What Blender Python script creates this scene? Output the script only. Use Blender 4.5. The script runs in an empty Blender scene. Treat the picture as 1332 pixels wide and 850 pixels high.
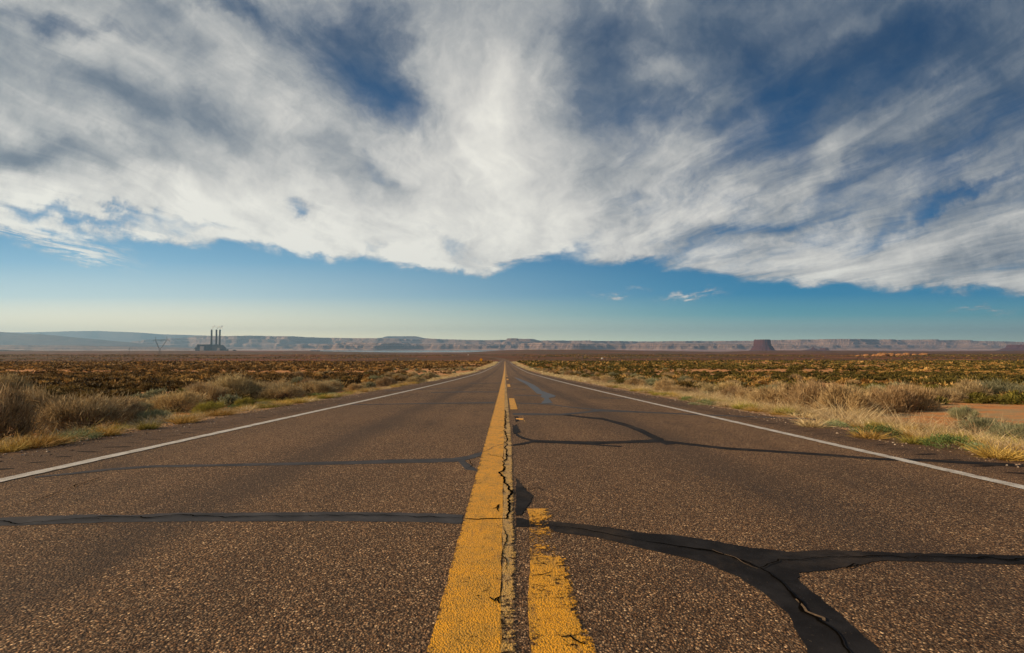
import bpy, math, random
import numpy as np
from mathutils import Vector, Euler
from mathutils.geometry import tessellate_polygon

random.seed(7)
rng = np.random.default_rng(7)
SC = bpy.context.scene
COL = SC.collection
R = math.radians

# ------------------------------------------------------------------ helpers
def tag(o, label=None, cat=None, group=None, kind=None):
    if label: o['label'] = label
    if cat: o['category'] = cat
    if group: o['group'] = group
    if kind: o['kind'] = kind
    return o

def np_mesh(name, V, F, mat=None, smooth=False, tone=None):
    """V (n,3); F (m,k) constant size or a list of faces"""
    me = bpy.data.meshes.new(name)
    V = np.asarray(V, dtype=np.float32)
    if isinstance(F, list):
        ls = np.array([len(f) for f in F], dtype=np.int32)
        li = np.concatenate([np.asarray(f, dtype=np.int32) for f in F])
    else:
        F = np.asarray(F, dtype=np.int32)
        ls = np.full(len(F), F.shape[1], dtype=np.int32)
        li = F.ravel()
    me.vertices.add(len(V)); me.vertices.foreach_set('co', V.ravel())
    me.loops.add(len(li)); me.loops.foreach_set('vertex_index', li)
    me.polygons.add(len(ls))
    st = np.zeros(len(ls), dtype=np.int32); st[1:] = np.cumsum(ls)[:-1]
    me.polygons.foreach_set('loop_start', st)
    me.polygons.foreach_set('loop_total', ls)
    me.polygons.foreach_set('use_smooth', np.full(len(ls), smooth, dtype=bool))
    if tone is not None:
        a = me.attributes.new('tone', 'FLOAT', 'FACE')
        a.data.foreach_set('value', np.asarray(tone, dtype=np.float32))
    me.update(calc_edges=True)
    if mat: me.materials.append(mat)
    return me

def link(name, me, parent=None, loc=None):
    o = bpy.data.objects.new(name, me)
    COL.objects.link(o)
    if parent: o.parent = parent
    if loc is not None: o.location = loc
    return o

class MB:
    """collects boxes, bars, lathes into one mesh"""
    def __init__(s): s.v = []; s.f = []
    def add(s, V, F):
        n = len(s.v); s.v += [tuple(map(float, p)) for p in V]; s.f += [[i + n for i in f] for f in F]
    def box(s, x0, x1, y0, y1, z0, z1, taper=0):
        t = taper
        V = [(x0,y0,z0),(x1,y0,z0),(x1,y1,z0),(x0,y1,z0),(x0+t,y0+t,z1),(x1-t,y0+t,z1),(x1-t,y1-t,z1),(x0+t,y1-t,z1)]
        s.add(V, [[0,3,2,1],[4,5,6,7],[0,1,5,4],[1,2,6,5],[2,3,7,6],[3,0,4,7]])
    def bar(s, a, b, r, n=5, r2=None):
        a = Vector(a); b = Vector(b); r2 = r if r2 is None else r2
        d = (b - a).normalized()
        u = d.cross(Vector((0,0,1)) if abs(d.z) < .9 else Vector((1,0,0))).normalized(); w = d.cross(u)
        V = []
        for p, rr in ((a, r), (b, r2)):
            for k in range(n):
                t = 2*math.pi*k/n
                V.append(p + u*math.cos(t)*rr + w*math.sin(t)*rr)
        F = [[k, (k+1) % n, n+(k+1) % n, n+k] for k in range(n)] + [list(range(n))[::-1], list(range(n, 2*n))]
        s.add(V, F)
    def lathe(s, prof, n=20, cx=0, cy=0):
        V = []
        for r, z in prof:
            for k in range(n):
                t = 2*math.pi*k/n; V.append((cx + r*math.cos(t), cy + r*math.sin(t), z))
        F = []
        for i in range(len(prof)-1):
            for k in range(n):
                F.append([i*n+k, i*n+(k+1) % n, (i+1)*n+(k+1) % n, (i+1)*n+k])
        F.append(list(range(n))[::-1]); F.append([(len(prof)-1)*n+k for k in range(n)])
        s.add(V, F)
    def build(s, name, mat, parent=None, smooth=False):
        return link(name, np_mesh(name, s.v, s.f, mat, smooth), parent)

# value noise -------------------------------------------------------
_T = rng.random((256, 256))
def vnoise(x, y):
    x = np.asarray(x, dtype=float); y = np.asarray(y, dtype=float)
    xi = np.floor(x).astype(np.int64); yi = np.floor(y).astype(np.int64)
    fx = x - xi; fy = y - yi
    fx = fx*fx*(3-2*fx); fy = fy*fy*(3-2*fy)
    a = _T[xi % 256, yi % 256]; b = _T[(xi+1) % 256, yi % 256]
    c = _T[xi % 256, (yi+1) % 256]; d = _T[(xi+1) % 256, (yi+1) % 256]
    return (a*(1-fx)+b*fx)*(1-fy) + (c*(1-fx)+d*fx)*fy
def fbm(x, y, o=5, g=.5):
    s = 0; a = 1; t = 0
    for i in range(o):
        s = s + a*vnoise(x*2**i + 17.3*i, y*2**i + 9.1*i); t += a; a *= g
    return s/t
def sstep(a, b, x):
    t = np.clip((np.asarray(x, dtype=float)-a)/(b-a), 0, 1); return t*t*(3-2*t)

# ------------------------------------------------------------------ camera
CAMZ = 0.8
FPX = 629.0
PITCH, YAW = R(2.46), R(-0.82)
cam = bpy.data.objects.new('camera', bpy.data.cameras.new('camera'))
COL.objects.link(cam); SC.camera = cam
cam.location = (0, 0, CAMZ)
cam.rotation_euler = (math.pi/2 + PITCH, 0, YAW)
cam.data.sensor_width = 36; cam.data.lens = FPX*36/1332
cam.data.clip_start = .05; cam.data.clip_end = 90000
MR = cam.rotation_euler.to_matrix()

# ------------------------------------------------------------------ land profile: the drop below eye level, by distance ahead
PY = np.array([-6000, -400, -60, 0, 20, 43, 75, 110, 151, 220, 300, 350, 400, 470, 540, 600, 650, 700, 800, 1000, 1200, 2000, 3500], dtype=float)
PD = np.array([-20, -8, -1.95, .8, 1.72, 2.68, 3.9, 4.95, 6.1, 7.9, 9.55, 10.5, 12.0, 13.6, 13.6, 12.95, 12.6, 12.7, 14.0, 16.2, 18.3, 26, 25], dtype=float)
_m = np.zeros_like(PY)
_dl = np.diff(PD)/np.diff(PY)
_m[1:-1] = (_dl[1:]*np.diff(PY)[:-1] + _dl[:-1]*np.diff(PY)[1:])/(np.diff(PY)[:-1]+np.diff(PY)[1:]); _m[0] = _dl[0]; _m[-1] = _dl[-1]
_m[3] = .046
def drop(y):
    y = np.clip(np.asarray(y, dtype=float), PY[0], PY[-1])
    i = np.clip(np.searchsorted(PY, y) - 1, 0, len(PY)-2)
    h = PY[i+1]-PY[i]; t = (y-PY[i])/h
    return (2*t**3-3*t**2+1)*PD[i] + (t**3-2*t**2+t)*h*_m[i] + (-2*t**3+3*t**2)*PD[i+1] + (t**3-t**2)*h*_m[i+1]
RIMX = (np.array([-800, 0, 300, 400, 470, 530, 600, 625, 650, 690, 770, 870, 940, 985, 1060, 1140, 1230, 1332, 2200])-657)/FPX
RIMY = np.array([456.5, 456.5, 456.5, 457, 458.2, 459.2, 459.2, 458, 456.2, 455, 455, 457, 458, 456.6, 456.2, 457, 457.6, 456.6, 456.5])
ROADC = [(0,-60),(0,480),(-1,520),(-6,570),(-20,630),(-48,690),(-95,745),(-160,790),(-260,830)]
def road_cx(y):
    return np.interp(y, [p[1] for p in ROADC], [p[0] for p in ROADC])
BASIN = -57.0
def H(x, y):
    x = np.asarray(x, dtype=float); y = np.asarray(y, dtype=float)
    z = CAMZ - drop(y)
    # cross fall towards the verge, then uneven desert ground
    ax = np.abs(x - road_cx(y))
    k = sstep(4.9, 6.2, ax)
    near = 1 - sstep(40, 140, y)
    z = z - .13*k*near*(1 - .5*sstep(8, 14, ax))
    amp = .1 + .35*sstep(15, 120, ax) + 1.2*sstep(60, 400, ax)*sstep(200, 900, y)
    z = z + sstep(5.5, 12, ax)*amp*(fbm(x/9+31, y/9+7, 4)-.5)*1.3
    z = z + sstep(30, 200, ax)*(fbm(x/160+3, y/160+5, 4)-.5)*3.5*sstep(120, 700, y)
    # the rim of the plateau
    u = np.clip(x/np.maximum(y, 1500), -2.4, 2.4)
    rz = CAMZ - (np.interp(u, RIMX, RIMY) - 452)/FPX*3500
    a = sstep(1300, 3300, y)
    z = z*(1-a) + rz*a + a*(fbm(x/300+3, y/300, 4)-.5)*4
    b = sstep(3600, 5000, y)
    bz = BASIN + (fbm(x/900, y/900, 4)-.5)*8
    lake = np.exp(-(((x+2100)/2300)**4 + ((y-8600)/2900)**4)) + (fbm(x/1100+5, y/700+2, 4)-.5)*.5
    bz = bz - 16*sstep(.35, .6, lake)
    return z*(1-b) + bz*b

def ray(px, py):
    return MR @ Vector(((px-666)/FPX, -(py-425)/FPX, -1))
def ground(px, py, smooth=True):
    """the point of the land seen along a direction"""
    d = ray(px, py); d = d/d.y
    f = lambda t: CAMZ + t*d.z - float((CAMZ - drop(t)) if smooth else H(d.x*t, t))
    a = .5; b = a
    while f(b) > 0 and b < 6000: a = b; b *= 1.06
    for _ in range(40):
        m = .5*(a+b)
        if f(m) > 0: a = m
        else: b = m
    t = .5*(a+b)
    return Vector((d.x*t, t, float(CAMZ - drop(t)) if smooth else float(H(d.x*t, t))))
def at(px, py, depth):
    d = ray(px, py); d = d/d.y
    return Vector((d.x*depth, depth, CAMZ + d.z*depth))

# ------------------------------------------------------------------ materials
def mat(name):
    m = bpy.data.materials.new(name); m.use_nodes = True
    nt = m.node_tree; nt.nodes.clear()
    return m, NT(nt)
class NT:
    def __init__(s, nt): s.nt = nt; s.n = nt.nodes; s.l = nt.links
    def new(s, t, **kw):
        n = s.n.new(t)
        for k, v in kw.items(): setattr(n, k, v)
        return n
    def put(s, sock, v):
        if isinstance(v, bpy.types.NodeSocket): s.l.new(v, sock)
        elif v is not None: sock.default_value = v
    def math(s, op, a, b=None, c=None, clamp=False):
        n = s.new('ShaderNodeMath', operation=op, use_clamp=clamp)
        s.put(n.inputs[0], a); s.put(n.inputs[1], b)
        if c is not None: s.put(n.inputs[2], c)
        return n.outputs[0]
    def vmath(s, op, a, b=None):
        n = s.new('ShaderNodeVectorMath', operation=op); s.put(n.inputs[0], a); s.put(n.inputs[1], b)
        return n.outputs['Value'] if op in ('LENGTH','DOT_PRODUCT') else n.outputs[0]
    def mix(s, f, a, b, blend='MIX'):
        n = s.new('ShaderNodeMix', data_type='RGBA', blend_type=blend)
        s.put(n.inputs[0], f)
        for i, v in ((6, a), (7, b)):
            if isinstance(v, tuple) and len(v) == 3: v = v + (1,)
            s.put(n.inputs[i], v)
        return n.outputs[2]
    def noise(s, vec, scale, detail=4, rough=.5, dist=0, lac=2.0):
        n = s.new('ShaderNodeTexNoise'); s.put(n.inputs['Vector'], vec)
        n.inputs['Scale'].default_value = scale; n.inputs['Detail'].default_value = detail
        n.inputs['Roughness'].default_value = rough; n.inputs['Distortion'].default_value = dist; n.inputs['Lacunarity'].default_value = lac
        return n.outputs['Fac']
    def mapr(s, v, a, b, c=0., d=1., smooth=True):
        n = s.new('ShaderNodeMapRange', interpolation_type='SMOOTHSTEP' if smooth else 'LINEAR')
        s.put(n.inputs[0], v)
        for i, q in zip((1,2,3,4), (a,b,c,d)): s.put(n.inputs[i], q)
        return n.outputs[0]
    def ramp(s, f, stops, interp='LINEAR'):
        n = s.new('ShaderNodeValToRGB'); cr = n.color_ramp; cr.interpolation = interp
        s.put(n.inputs[0], f)
        while len(cr.elements) > 1: cr.elements.remove(cr.elements[-1])
        for i, (p, c) in enumerate(stops):
            e = cr.elements[0] if i == 0 else cr.elements.new(p)
            e.position = p; e.color = tuple(c) + (1,)
        return n.outputs[0]
    def pos(s): return s.new('ShaderNodeNewGeometry').outputs['Position']
    def sep(s, v): n = s.new('ShaderNodeSeparateXYZ'); s.put(n.inputs[0], v); return n.outputs
    def comb(s, x, y, z): n = s.new('ShaderNodeCombineXYZ'); s.put(n.inputs[0], x); s.put(n.inputs[1], y); s.put(n.inputs[2], z); return n.outputs[0]
    def mapping(s, v, loc=(0,0,0), rot=(0,0,0), scale=(1,1,1), typ='POINT'):
        n = s.new('ShaderNodeMapping', vector_type=typ); s.put(n.inputs[0], v)
        n.inputs[1].default_value = loc; n.inputs[2].default_value = rot; n.inputs[3].default_value = scale
        return n.outputs[0]
    def bump(s, h, strength=.5, dist=.01, normal=None):
        n = s.new('ShaderNodeBump'); s.put(n.inputs['Height'], h); n.inputs['Strength'].default_value = strength
        n.inputs['Distance'].default_value = dist; s.put(n.inputs['Normal'], normal); return n.outputs[0]
    def bsdf(s, color, rough=.9, normal=None, spec=.3, alpha=None, **kw):
        n = s.new('ShaderNodeBsdfPrincipled')
        if isinstance(color, tuple) and len(color) == 3: color = color + (1,)
        s.put(n.inputs['Base Color'], color); s.put(n.inputs['Roughness'], rough)
        s.put(n.inputs['Normal'], normal); s.put(n.inputs['Specular IOR Level'], spec); s.put(n.inputs['Alpha'], alpha)
        for k, v in kw.items(): s.put(n.inputs[k], v)
        return n.outputs[0]
    def out(s, surf): o = s.new('ShaderNodeOutputMaterial'); s.l.new(surf, o.inputs[0])

def simple(name, color, rough=.8, metal=0, nscale=3., var=.25, spec=.3):
    m, t = mat(name)
    tc = t.new('ShaderNodeTexCoord').outputs['Object']
    n = t.noise(tc, nscale, 5, .6)
    dark = tuple(c*(1-var) for c in color); lite = tuple(min(1, c*(1+var)) for c in color)
    c = t.ramp(n, [(.25, dark), (.75, lite)])
    t.out(t.bsdf(c, rough, t.bump(n, .2, .02), spec, Metallic=metal))
    return m

def asphalt_nodes(t, P):
    """chip seal: stones a centimetre across set in brown tar"""
    sx = t.sep(P)
    v1 = t.new('ShaderNodeTexVoronoi'); t.put(v1.inputs['Vector'], P); v1.inputs['Scale'].default_value = 125
    v2 = t.new('ShaderNodeTexVoronoi'); t.put(v2.inputs['Vector'], P); v2.inputs['Scale'].default_value = 210
    r1 = t.sep(v1.outputs['Color'])[0]; r2 = t.sep(v2.outputs['Color'])[1]
    stone = t.ramp(r1, [(0, (.022,.011,.005)), (.35, (.088,.045,.021)), (.7, (.235,.128,.060)), (.9, (.46,.27,.14)), (1, (.88,.62,.36))])
    grit = t.ramp(r2, [(0, (.035,.020,.011)), (.6, (.15,.088,.048)), (1, (.50,.34,.20))])
    pick = t.noise(P, 60, 3, .6)
    c = t.mix(t.mapr(pick, .42, .58), stone, grit)
    gap = t.mapr(v1.outputs['Distance'], .38, .62)
    c = t.mix(t.math('MULTIPLY', gap, .75), c, (.030,.019,.012))
    # broad patches, wheel tracks, oil between them
    big = t.noise(P, .45, 6, .6)
    c = t.mix(1, c, t.ramp(big, [(.3, (.95,.94,.94)), (.7, (1.42,1.34,1.25))]), 'MULTIPLY')
    streak = t.noise(t.mapping(P, scale=(1.6, .05, 1)), 1.0, 5, .55)
    c = t.mix(1, c, t.ramp(streak, [(.35, (.84,.84,.85)), (.65, (1.1,1.09,1.07))]), 'MULTIPLY')
    ax = t.math('ABSOLUTE', sx[0])
    shoulder = t.mapr(ax, 3.55, 3.9)
    c = t.mix(t.math('MULTIPLY', shoulder, .40), c, (.06,.034,.022))
    d1 = t.mapr(t.math('ABSOLUTE', t.math('SUBTRACT', ax, 1.75)), .0, .5, .2, 0.)
    c = t.mix(d1, c, (.05,.036,.028))
    st2 = t.noise(t.mapping(P, scale=(1.3, .35, 1)), 2.2, 7, .65)
    c = t.mix(t.math('MULTIPLY', t.mapr(st2, .56, .74), .45), c, (.045,.030,.022))
    oil = t.math('MULTIPLY', t.mapr(t.math('ABSOLUTE', t.math('SUBTRACT', ax, 1.8)), 0., .42, 1., 0.), t.mapr(streak, .40, .62, .15, .55))
    c = t.mix(oil, c, (.040,.028,.022))
    drip = t.noise(P, 13, 4, .5)
    c = t.mix(t.math('MULTIPLY', t.mapr(drip, .70, .76), .6), c, (.02,.015,.012))
    sand = t.math('MULTIPLY', t.mapr(t.noise(P, 3.0, 6, .7), .5, .7), t.mapr(ax, 3.9, 4.8))
    c = t.mix(t.math('MULTIPLY', sand, .55), c, (.26,.135,.07))
    h = t.math('ADD', t.math('MULTIPLY', v1.outputs['Distance'], -1.0), t.math('MULTIPLY', v2.outputs['Distance'], -.4))
    return c, h, big

def m_asphalt():
    m, t = mat('chip_seal_asphalt')
    P = t.pos(); c, h, big = asphalt_nodes(t, P)
    n1 = t.bump(big, .3, .02)
    t.out(t.bsdf(c, .85, t.bump(h, 1.0, .0048, n1), .2))
    return m

def m_paint(name, base, worn, hole_lo, hole_hi, edge=True, tan=False):
    m, t = mat(name)
    P = t.pos()
    v1 = t.new('ShaderNodeTexVoronoi'); t.put(v1.inputs['Vector'], P); v1.inputs['Scale'].default_value = 165
    nb = t.noise(P, 9, 8, .7); nf = t.noise(P, 55, 6, .75); ns = t.noise(t.mapping(P, scale=(9, 1.2, 1)), 3, 6, .65)
    c = t.mix(t.mapr(nb, .4, .66), base, worn)
    c = t.mix(t.math('MULTIPLY', t.mapr(nf, .46, .66), .55), c, tuple(q*.45 for q in base))
    c = t.mix(t.math('MULTIPLY', t.mapr(v1.outputs['Distance'], .35, .8), .5), c, tuple(q*.22 for q in base))
    dirt = t.mapr(ns, .55, .75)
    c = t.mix(t.math('MULTIPLY', dirt, .6), c, tuple(.42*q+.03 for q in worn))
    c = t.mix(t.math('MULTIPLY', t.mapr(t.noise(t.mapping(P, scale=(3, .8, 1)), 4, 7, .7), .55, .72), .45), c, (.10,.065,.035))
    e = t.new('ShaderNodeAttribute', attribute_name='wear').outputs['Fac']
    k = t.math('ADD', t.math('ADD', t.math('MULTIPLY', nf, .55), t.math('MULTIPLY', nb, .45)), t.math('MULTIPLY', e, .30))
    hole = t.mapr(k, hole_lo, hole_hi)
    alpha = t.math('SUBTRACT', 1.0, hole)
    h = t.math('ADD', t.math('MULTIPLY', v1.outputs['Distance'], -1), nb)
    t.out(t.bsdf(c, .6, t.bump(h, .9, .004), .4, alpha))
    return m

def m_seal(name, col, rough=.8, spec=.1):
    m, t = mat(name)
    P = t.pos()
    n = t.noise(P, 7, 6, .6); g = t.noise(P, 90, 4, .7)
    c = t.mix(t.mapr(n, .35, .7), col, tuple(q*1.6+.006 for q in col))
    c = t.mix(t.math('MULTIPLY', t.mapr(t.noise(P, 2.2, 7, .7), .5, .68), .35), c, (.085,.062,.045))
    c = t.mix(t.mapr(g, .66, .74), c, (.20,.15,.10))
    t.out(t.bsdf(c, rough, t.bump(t.math('ADD', n, t.math('MULTIPLY', g, .4)), .5, .006), spec))
    return m

def m_ground():
    m, t = mat('desert_ground')
    P = t.pos(); s = t.sep(P); y = s[1]; ax = t.math('ABSOLUTE', s[0])
    a = t.noise(P, .35, 6, .62); b = t.noise(P, 2.6, 6, .65); g = t.noise(P, 45, 4, .7)
    sand = t.mix(a, (.50,.19,.055), (.60,.28,.10))
    sand = t.mix(t.mapr(b, .45, .7), sand, (.30,.125,.055))
    sand = t.mix(t.mapr(g, .56, .72), sand, (.20,.11,.06))
    litter = t.mix(g, (.30,.20,.10), (.48,.36,.19))
    lf = t.math('MULTIPLY', t.mapr(t.noise(P, 1.3, 6, .7), .44, .6), t.mapr(ax, 15, 45, .8, .3))
    c = t.mix(lf, sand, litter)
    verge = t.math('MULTIPLY', t.mapr(ax, 6.5, 5.2), t.mapr(b, .3, .55, .4, .9))
    c = t.mix(verge, c, (.30,.19,.10))
    # scrubby flats far off, in long strips; cloud shadow put into the dark tones
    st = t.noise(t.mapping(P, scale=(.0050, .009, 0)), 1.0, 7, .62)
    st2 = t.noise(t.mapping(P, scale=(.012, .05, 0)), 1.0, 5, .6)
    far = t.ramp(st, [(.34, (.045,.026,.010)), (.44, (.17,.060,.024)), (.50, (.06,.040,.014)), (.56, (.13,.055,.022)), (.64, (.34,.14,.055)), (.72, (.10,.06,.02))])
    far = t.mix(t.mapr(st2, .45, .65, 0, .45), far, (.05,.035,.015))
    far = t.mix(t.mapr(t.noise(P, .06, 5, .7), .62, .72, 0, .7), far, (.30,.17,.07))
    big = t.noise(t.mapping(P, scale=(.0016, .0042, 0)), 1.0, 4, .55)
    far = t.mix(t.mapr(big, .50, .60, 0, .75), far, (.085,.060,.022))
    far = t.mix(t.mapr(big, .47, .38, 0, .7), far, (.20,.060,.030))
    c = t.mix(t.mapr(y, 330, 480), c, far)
    basin = t.ramp(t.noise(t.mapping(P, scale=(.0006, .0012, 0)), 1.0, 6, .6), [(.3, (.20,.10,.09)), (.55, (.34,.20,.17)), (.75, (.46,.30,.25))])
    c = t.mix(t.mapr(y, 3700, 4600), c, basin)
    h = t.math('ADD', t.math('MULTIPLY', b, 2), g)
    t.out(t.bsdf(c, .95, t.bump(h, .7, .03), .15))
    return m

def m_rock(name, c1, c2, c3, band=.02, small=.004, bumpd=20):
    m, t = mat(name)
    P = t.pos(); s = t.sep(P)
    w = t.noise(P, small, 6, .6)
    zz = t.math('ADD', t.math('MULTIPLY', s[2], band), t.math('MULTIPLY', w, 1.6))
    bands = t.noise(t.comb(0., 0., zz), 1.3, 5, .7)
    c = t.ramp(bands, [(.3, c1), (.5, c2), (.68, c3)])
    vert = t.noise(t.mapping(P, scale=(1, 1, .12)), small*6, 6, .65)
    c = t.mix(t.mapr(vert, .5, .72, 0, .5), c, c1)
    t.out(t.bsdf(c, .95, t.bump(t.math('ADD', vert, bands), .8, bumpd), .1))
    return m

def m_plant(name, c_lo, c_mid, c_hi, trans=.22, rough=.7):
    m, t = mat(name)
    f = t.new('ShaderNodeAttribute', attribute_name='tone').outputs['Fac']
    oi = t.new('ShaderNodeObjectInfo').outputs['Random']
    c = t.ramp(f, [(0, c_lo), (.5, c_mid), (1, c_hi)])
    k = t.mapr(oi, 0., 1., .8, 1.2, False)
    hsv = t.new('ShaderNodeHueSaturation'); t.put(hsv.inputs['Color'], c); t.put(hsv.inputs['Value'], k)
    t.put(hsv.inputs['Hue'], t.mapr(oi, 0., 1., .49, .51, False)); c = hsv.outputs[0]
    d = t.bsdf(c, rough, None, .2)
    tr = t.new('ShaderNodeBsdfTranslucent'); t.put(tr.inputs[0], c)
    mx = t.new('ShaderNodeMixShader'); mx.inputs[0].default_value = trans
    t.l.new(d, mx.inputs[1]); t.l.new(tr.outputs[0], mx.inputs[2])
    t.out(mx.outputs[0])
    return m

M = dict(
    asphalt=m_asphalt(),
    yellow=m_paint('yellow_road_paint', (.86,.385,.003), (.62,.31,.02), .560, .65),
    pale_yellow=m_paint('worn_yellow_paint', (.66,.38,.08), (.46,.29,.12), .52, .60),
    white=m_paint('white_road_paint', (.76,.71,.64), (.50,.43,.35), .60, .69),
    seal=m_seal('crack_tar', (.012,.011,.012), .85, .08),
    seal_grey=m_seal('grey_crack_tar', (.034,.032,.034), .7, .15),
    seal_blue=m_seal('bleeding_tar', (.045,.047,.055), .55, .2),
    crack=simple('open_crack', (.006,.005,.004), 1, 0, 60, .2, 0),
    crack_light=simple('crumbled_crack_edge', (.17,.11,.06), .95, 0, 80, .4),
    groove=simple('rumble_groove_shade', (.018,.013,.011), .9, 0, 50, .4, .1),  # dark tone is the shade inside the grooves, painted flat
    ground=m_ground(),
    mesa=m_rock('banded_sandstone', (.10,.065,.065), (.27,.18,.145), (.78,.55,.42)),  # rock bands, the palest one brightened to look sunlit
    butte=m_rock('red_butte_rock', (.05,.018,.020), (.085,.030,.028), (.14,.052,.045), .03, .01, 12),
    slick=m_rock('orange_slickrock', (.16,.07,.03), (.32,.16,.07), (.45,.25,.12), .8, .2, .4),
    hills=m_rock('far_hill_rock', (.07,.055,.06), (.12,.085,.08), (.18,.13,.12), .01, .002, 20),
    sage=m_plant('dry_sagebrush', (.16,.115,.055), (.39,.29,.15), (.66,.52,.30)),
    sage_tan=m_plant('tan_sagebrush', (.20,.13,.06), (.42,.29,.14), (.68,.51,.28)),
    sage_green=m_plant('grey_green_brush', (.13,.13,.06), (.25,.25,.14), (.40,.38,.24)),
    twig=simple('shrub_twig', (.13,.095,.07), .9, 0, 20, .4),
    yellow_grass=m_plant('yellow_grass', (.24,.14,.03), (.50,.32,.07), (.70,.50,.17)),
    straw=m_plant('straw_grass', (.26,.17,.08), (.52,.38,.19), (.76,.62,.38)),
    green=m_plant('green_weed', (.05,.085,.022), (.115,.165,.048), (.22,.27,.10)),
    sage_mound=m_plant('pale_green_mound', (.14,.18,.08), (.28,.33,.16), (.48,.50,.30)),
    olive=m_plant('olive_brush', (.14,.12,.02), (.30,.26,.05), (.48,.40,.10)),
    scrub=m_plant('dark_scrub', (.045,.028,.010), (.125,.080,.022), (.32,.205,.065)),
    scrub_green=m_plant('dark_green_scrub', (.038,.035,.008), (.110,.096,.018), (.27,.215,.045)),
    scrub_yellow=m_plant('yellow_scrub', (.22,.125,.03), (.48,.30,.08), (.70,.49,.17)),
    concrete=simple('chimney_concrete', (.055,.05,.045), .9, 0, .02, .2),
    plantdark=simple('dark_cladding', (.028,.034,.042), .7, 0, .03, .3),
    plantlight=simple('pale_cladding', (.25,.21,.20), .7, 0, .03, .2),
    steel=simple('galvanised_steel', (.05,.05,.055), .5, .6, 1., .2),
    wood=simple('weathered_wood', (.10,.07,.05), .9, 0, 2., .3),
    sign=simple('sign_yellow', (.80,.36,.01), .5, 0, 1., .05),
    signblack=simple('sign_black', (.01,.01,.01), .5, 0, 1., .05),
    whitepaint=simple('white_paint', (.75,.71,.64), .7, 0, 1., .1),
)

# ------------------------------------------------------------------ land
def rows(a, b, n, s):
    t = np.linspace(math.asinh(a/s), math.asinh(b/s), n); return s*np.sinh(t)
YR = np.unique(np.concatenate([rows(-4000, 26900, 600, 6.0)]))
XR = rows(-34000, 34000, 521, 7.0)
gx, gy = np.meshgrid(XR, YR)
gz = H(gx, gy)
nx, ny = len(XR), len(YR)
idx = np.arange(nx*ny).reshape(ny, nx)
F = np.stack([idx[:-1,:-1], idx[:-1,1:], idx[1:,1:], idx[1:,:-1]], -1).reshape(-1, 4)
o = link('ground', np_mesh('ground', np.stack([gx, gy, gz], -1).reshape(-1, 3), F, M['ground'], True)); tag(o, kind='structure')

# lake sheet
m, t = mat('lake_water')
t.out(t.bsdf((.03,.06,.08), .12, t.bump(t.noise(t.pos(), .3, 4, .6), .3, .3), .5)); M['water'] = m
o = link('lake', np_mesh('lake', [(-9000,4800,-62),(3500,4800,-62),(3500,13500,-62),(-9000,13500,-62)], [[0,1,2,3]], m)); tag(o, kind='structure')

# ------------------------------------------------------------------ road
def sheet(name, paths, mat_, kind='structure', wear=None):
    V = []; Fq = []
    for P in paths:
        n = len(V); V += [tuple(p) for p in P[0]]; Fq += [[i+n for i in f] for f in P[1]]
    o = link(name, np_mesh(name, V, Fq, mat_)); tag(o, kind=kind); return o

def strip_mesh(xs_fn, y0, y1, off, ny_, ncol, jitter=0., seed=0, wear=False):
    """sheet following the land between two edge functions of the distance"""
    t = np.linspace(0, 1, ny_); base = 1.5
    ys = (y0+base)*((y1+base)/(y0+base))**t - base if y0 > -1 else np.linspace(y0, y1, ny_)
    L, Rr = xs_fn(ys)
    j1 = (fbm(ys*7+seed*13.1, ys*0+seed, 4)-.5)*2*jitter; j2 = (fbm(ys*7+seed*7.7+50, ys*0+seed+9, 4)-.5)*2*jitter
    L = L + j1; Rr = Rr + j2
    w = np.linspace(0, 1, ncol)
    X = L[:,None]*(1-w) + Rr[:,None]*w; Y = np.repeat(ys[:,None], ncol, 1)
    Z = CAMZ - drop(Y) + off + np.maximum(Y, 0)*(1.3e-4 if off > .008 else 1.0e-4)
    idx = np.arange(X.size).reshape(X.shape)
    F = np.stack([idx[:-1,:-1], idx[:-1,1:], idx[1:,1:], idx[1:,:-1]], -1).reshape(-1, 4)
    return np.stack([X, Y, Z], -1).reshape(-1, 3), F
def wear_attr(me, fn):
    a = me.attributes.new('wear', 'FLOAT', 'POINT')
    co = np.zeros(len(me.vertices)*3, dtype=np.float32); me.vertices.foreach_get('co', co)
    a.data.foreach_set('value', fn(co.reshape(-1, 3)).astype(np.float32))

V1, F1 = strip_mesh(lambda y: (road_cx(y)-4.72-.10*fbm(y*1.7, y*0+2, 4)-.003*np.clip(y,0,60), road_cx(y)+4.50+.10*fbm(y*1.9, y*0+5, 4)), -.9, 828, .004, 900, 9)
V0, F0 = strip_mesh(lambda y: (y*0-4.75, y*0+4.55), -40, -.9, .004, 60, 9)
o = link('road', np_mesh('road', np.concatenate([V0, V1]), np.concatenate([F0, F1+len(V0)]), M['asphalt'])); tag(o, kind='structure')

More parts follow.
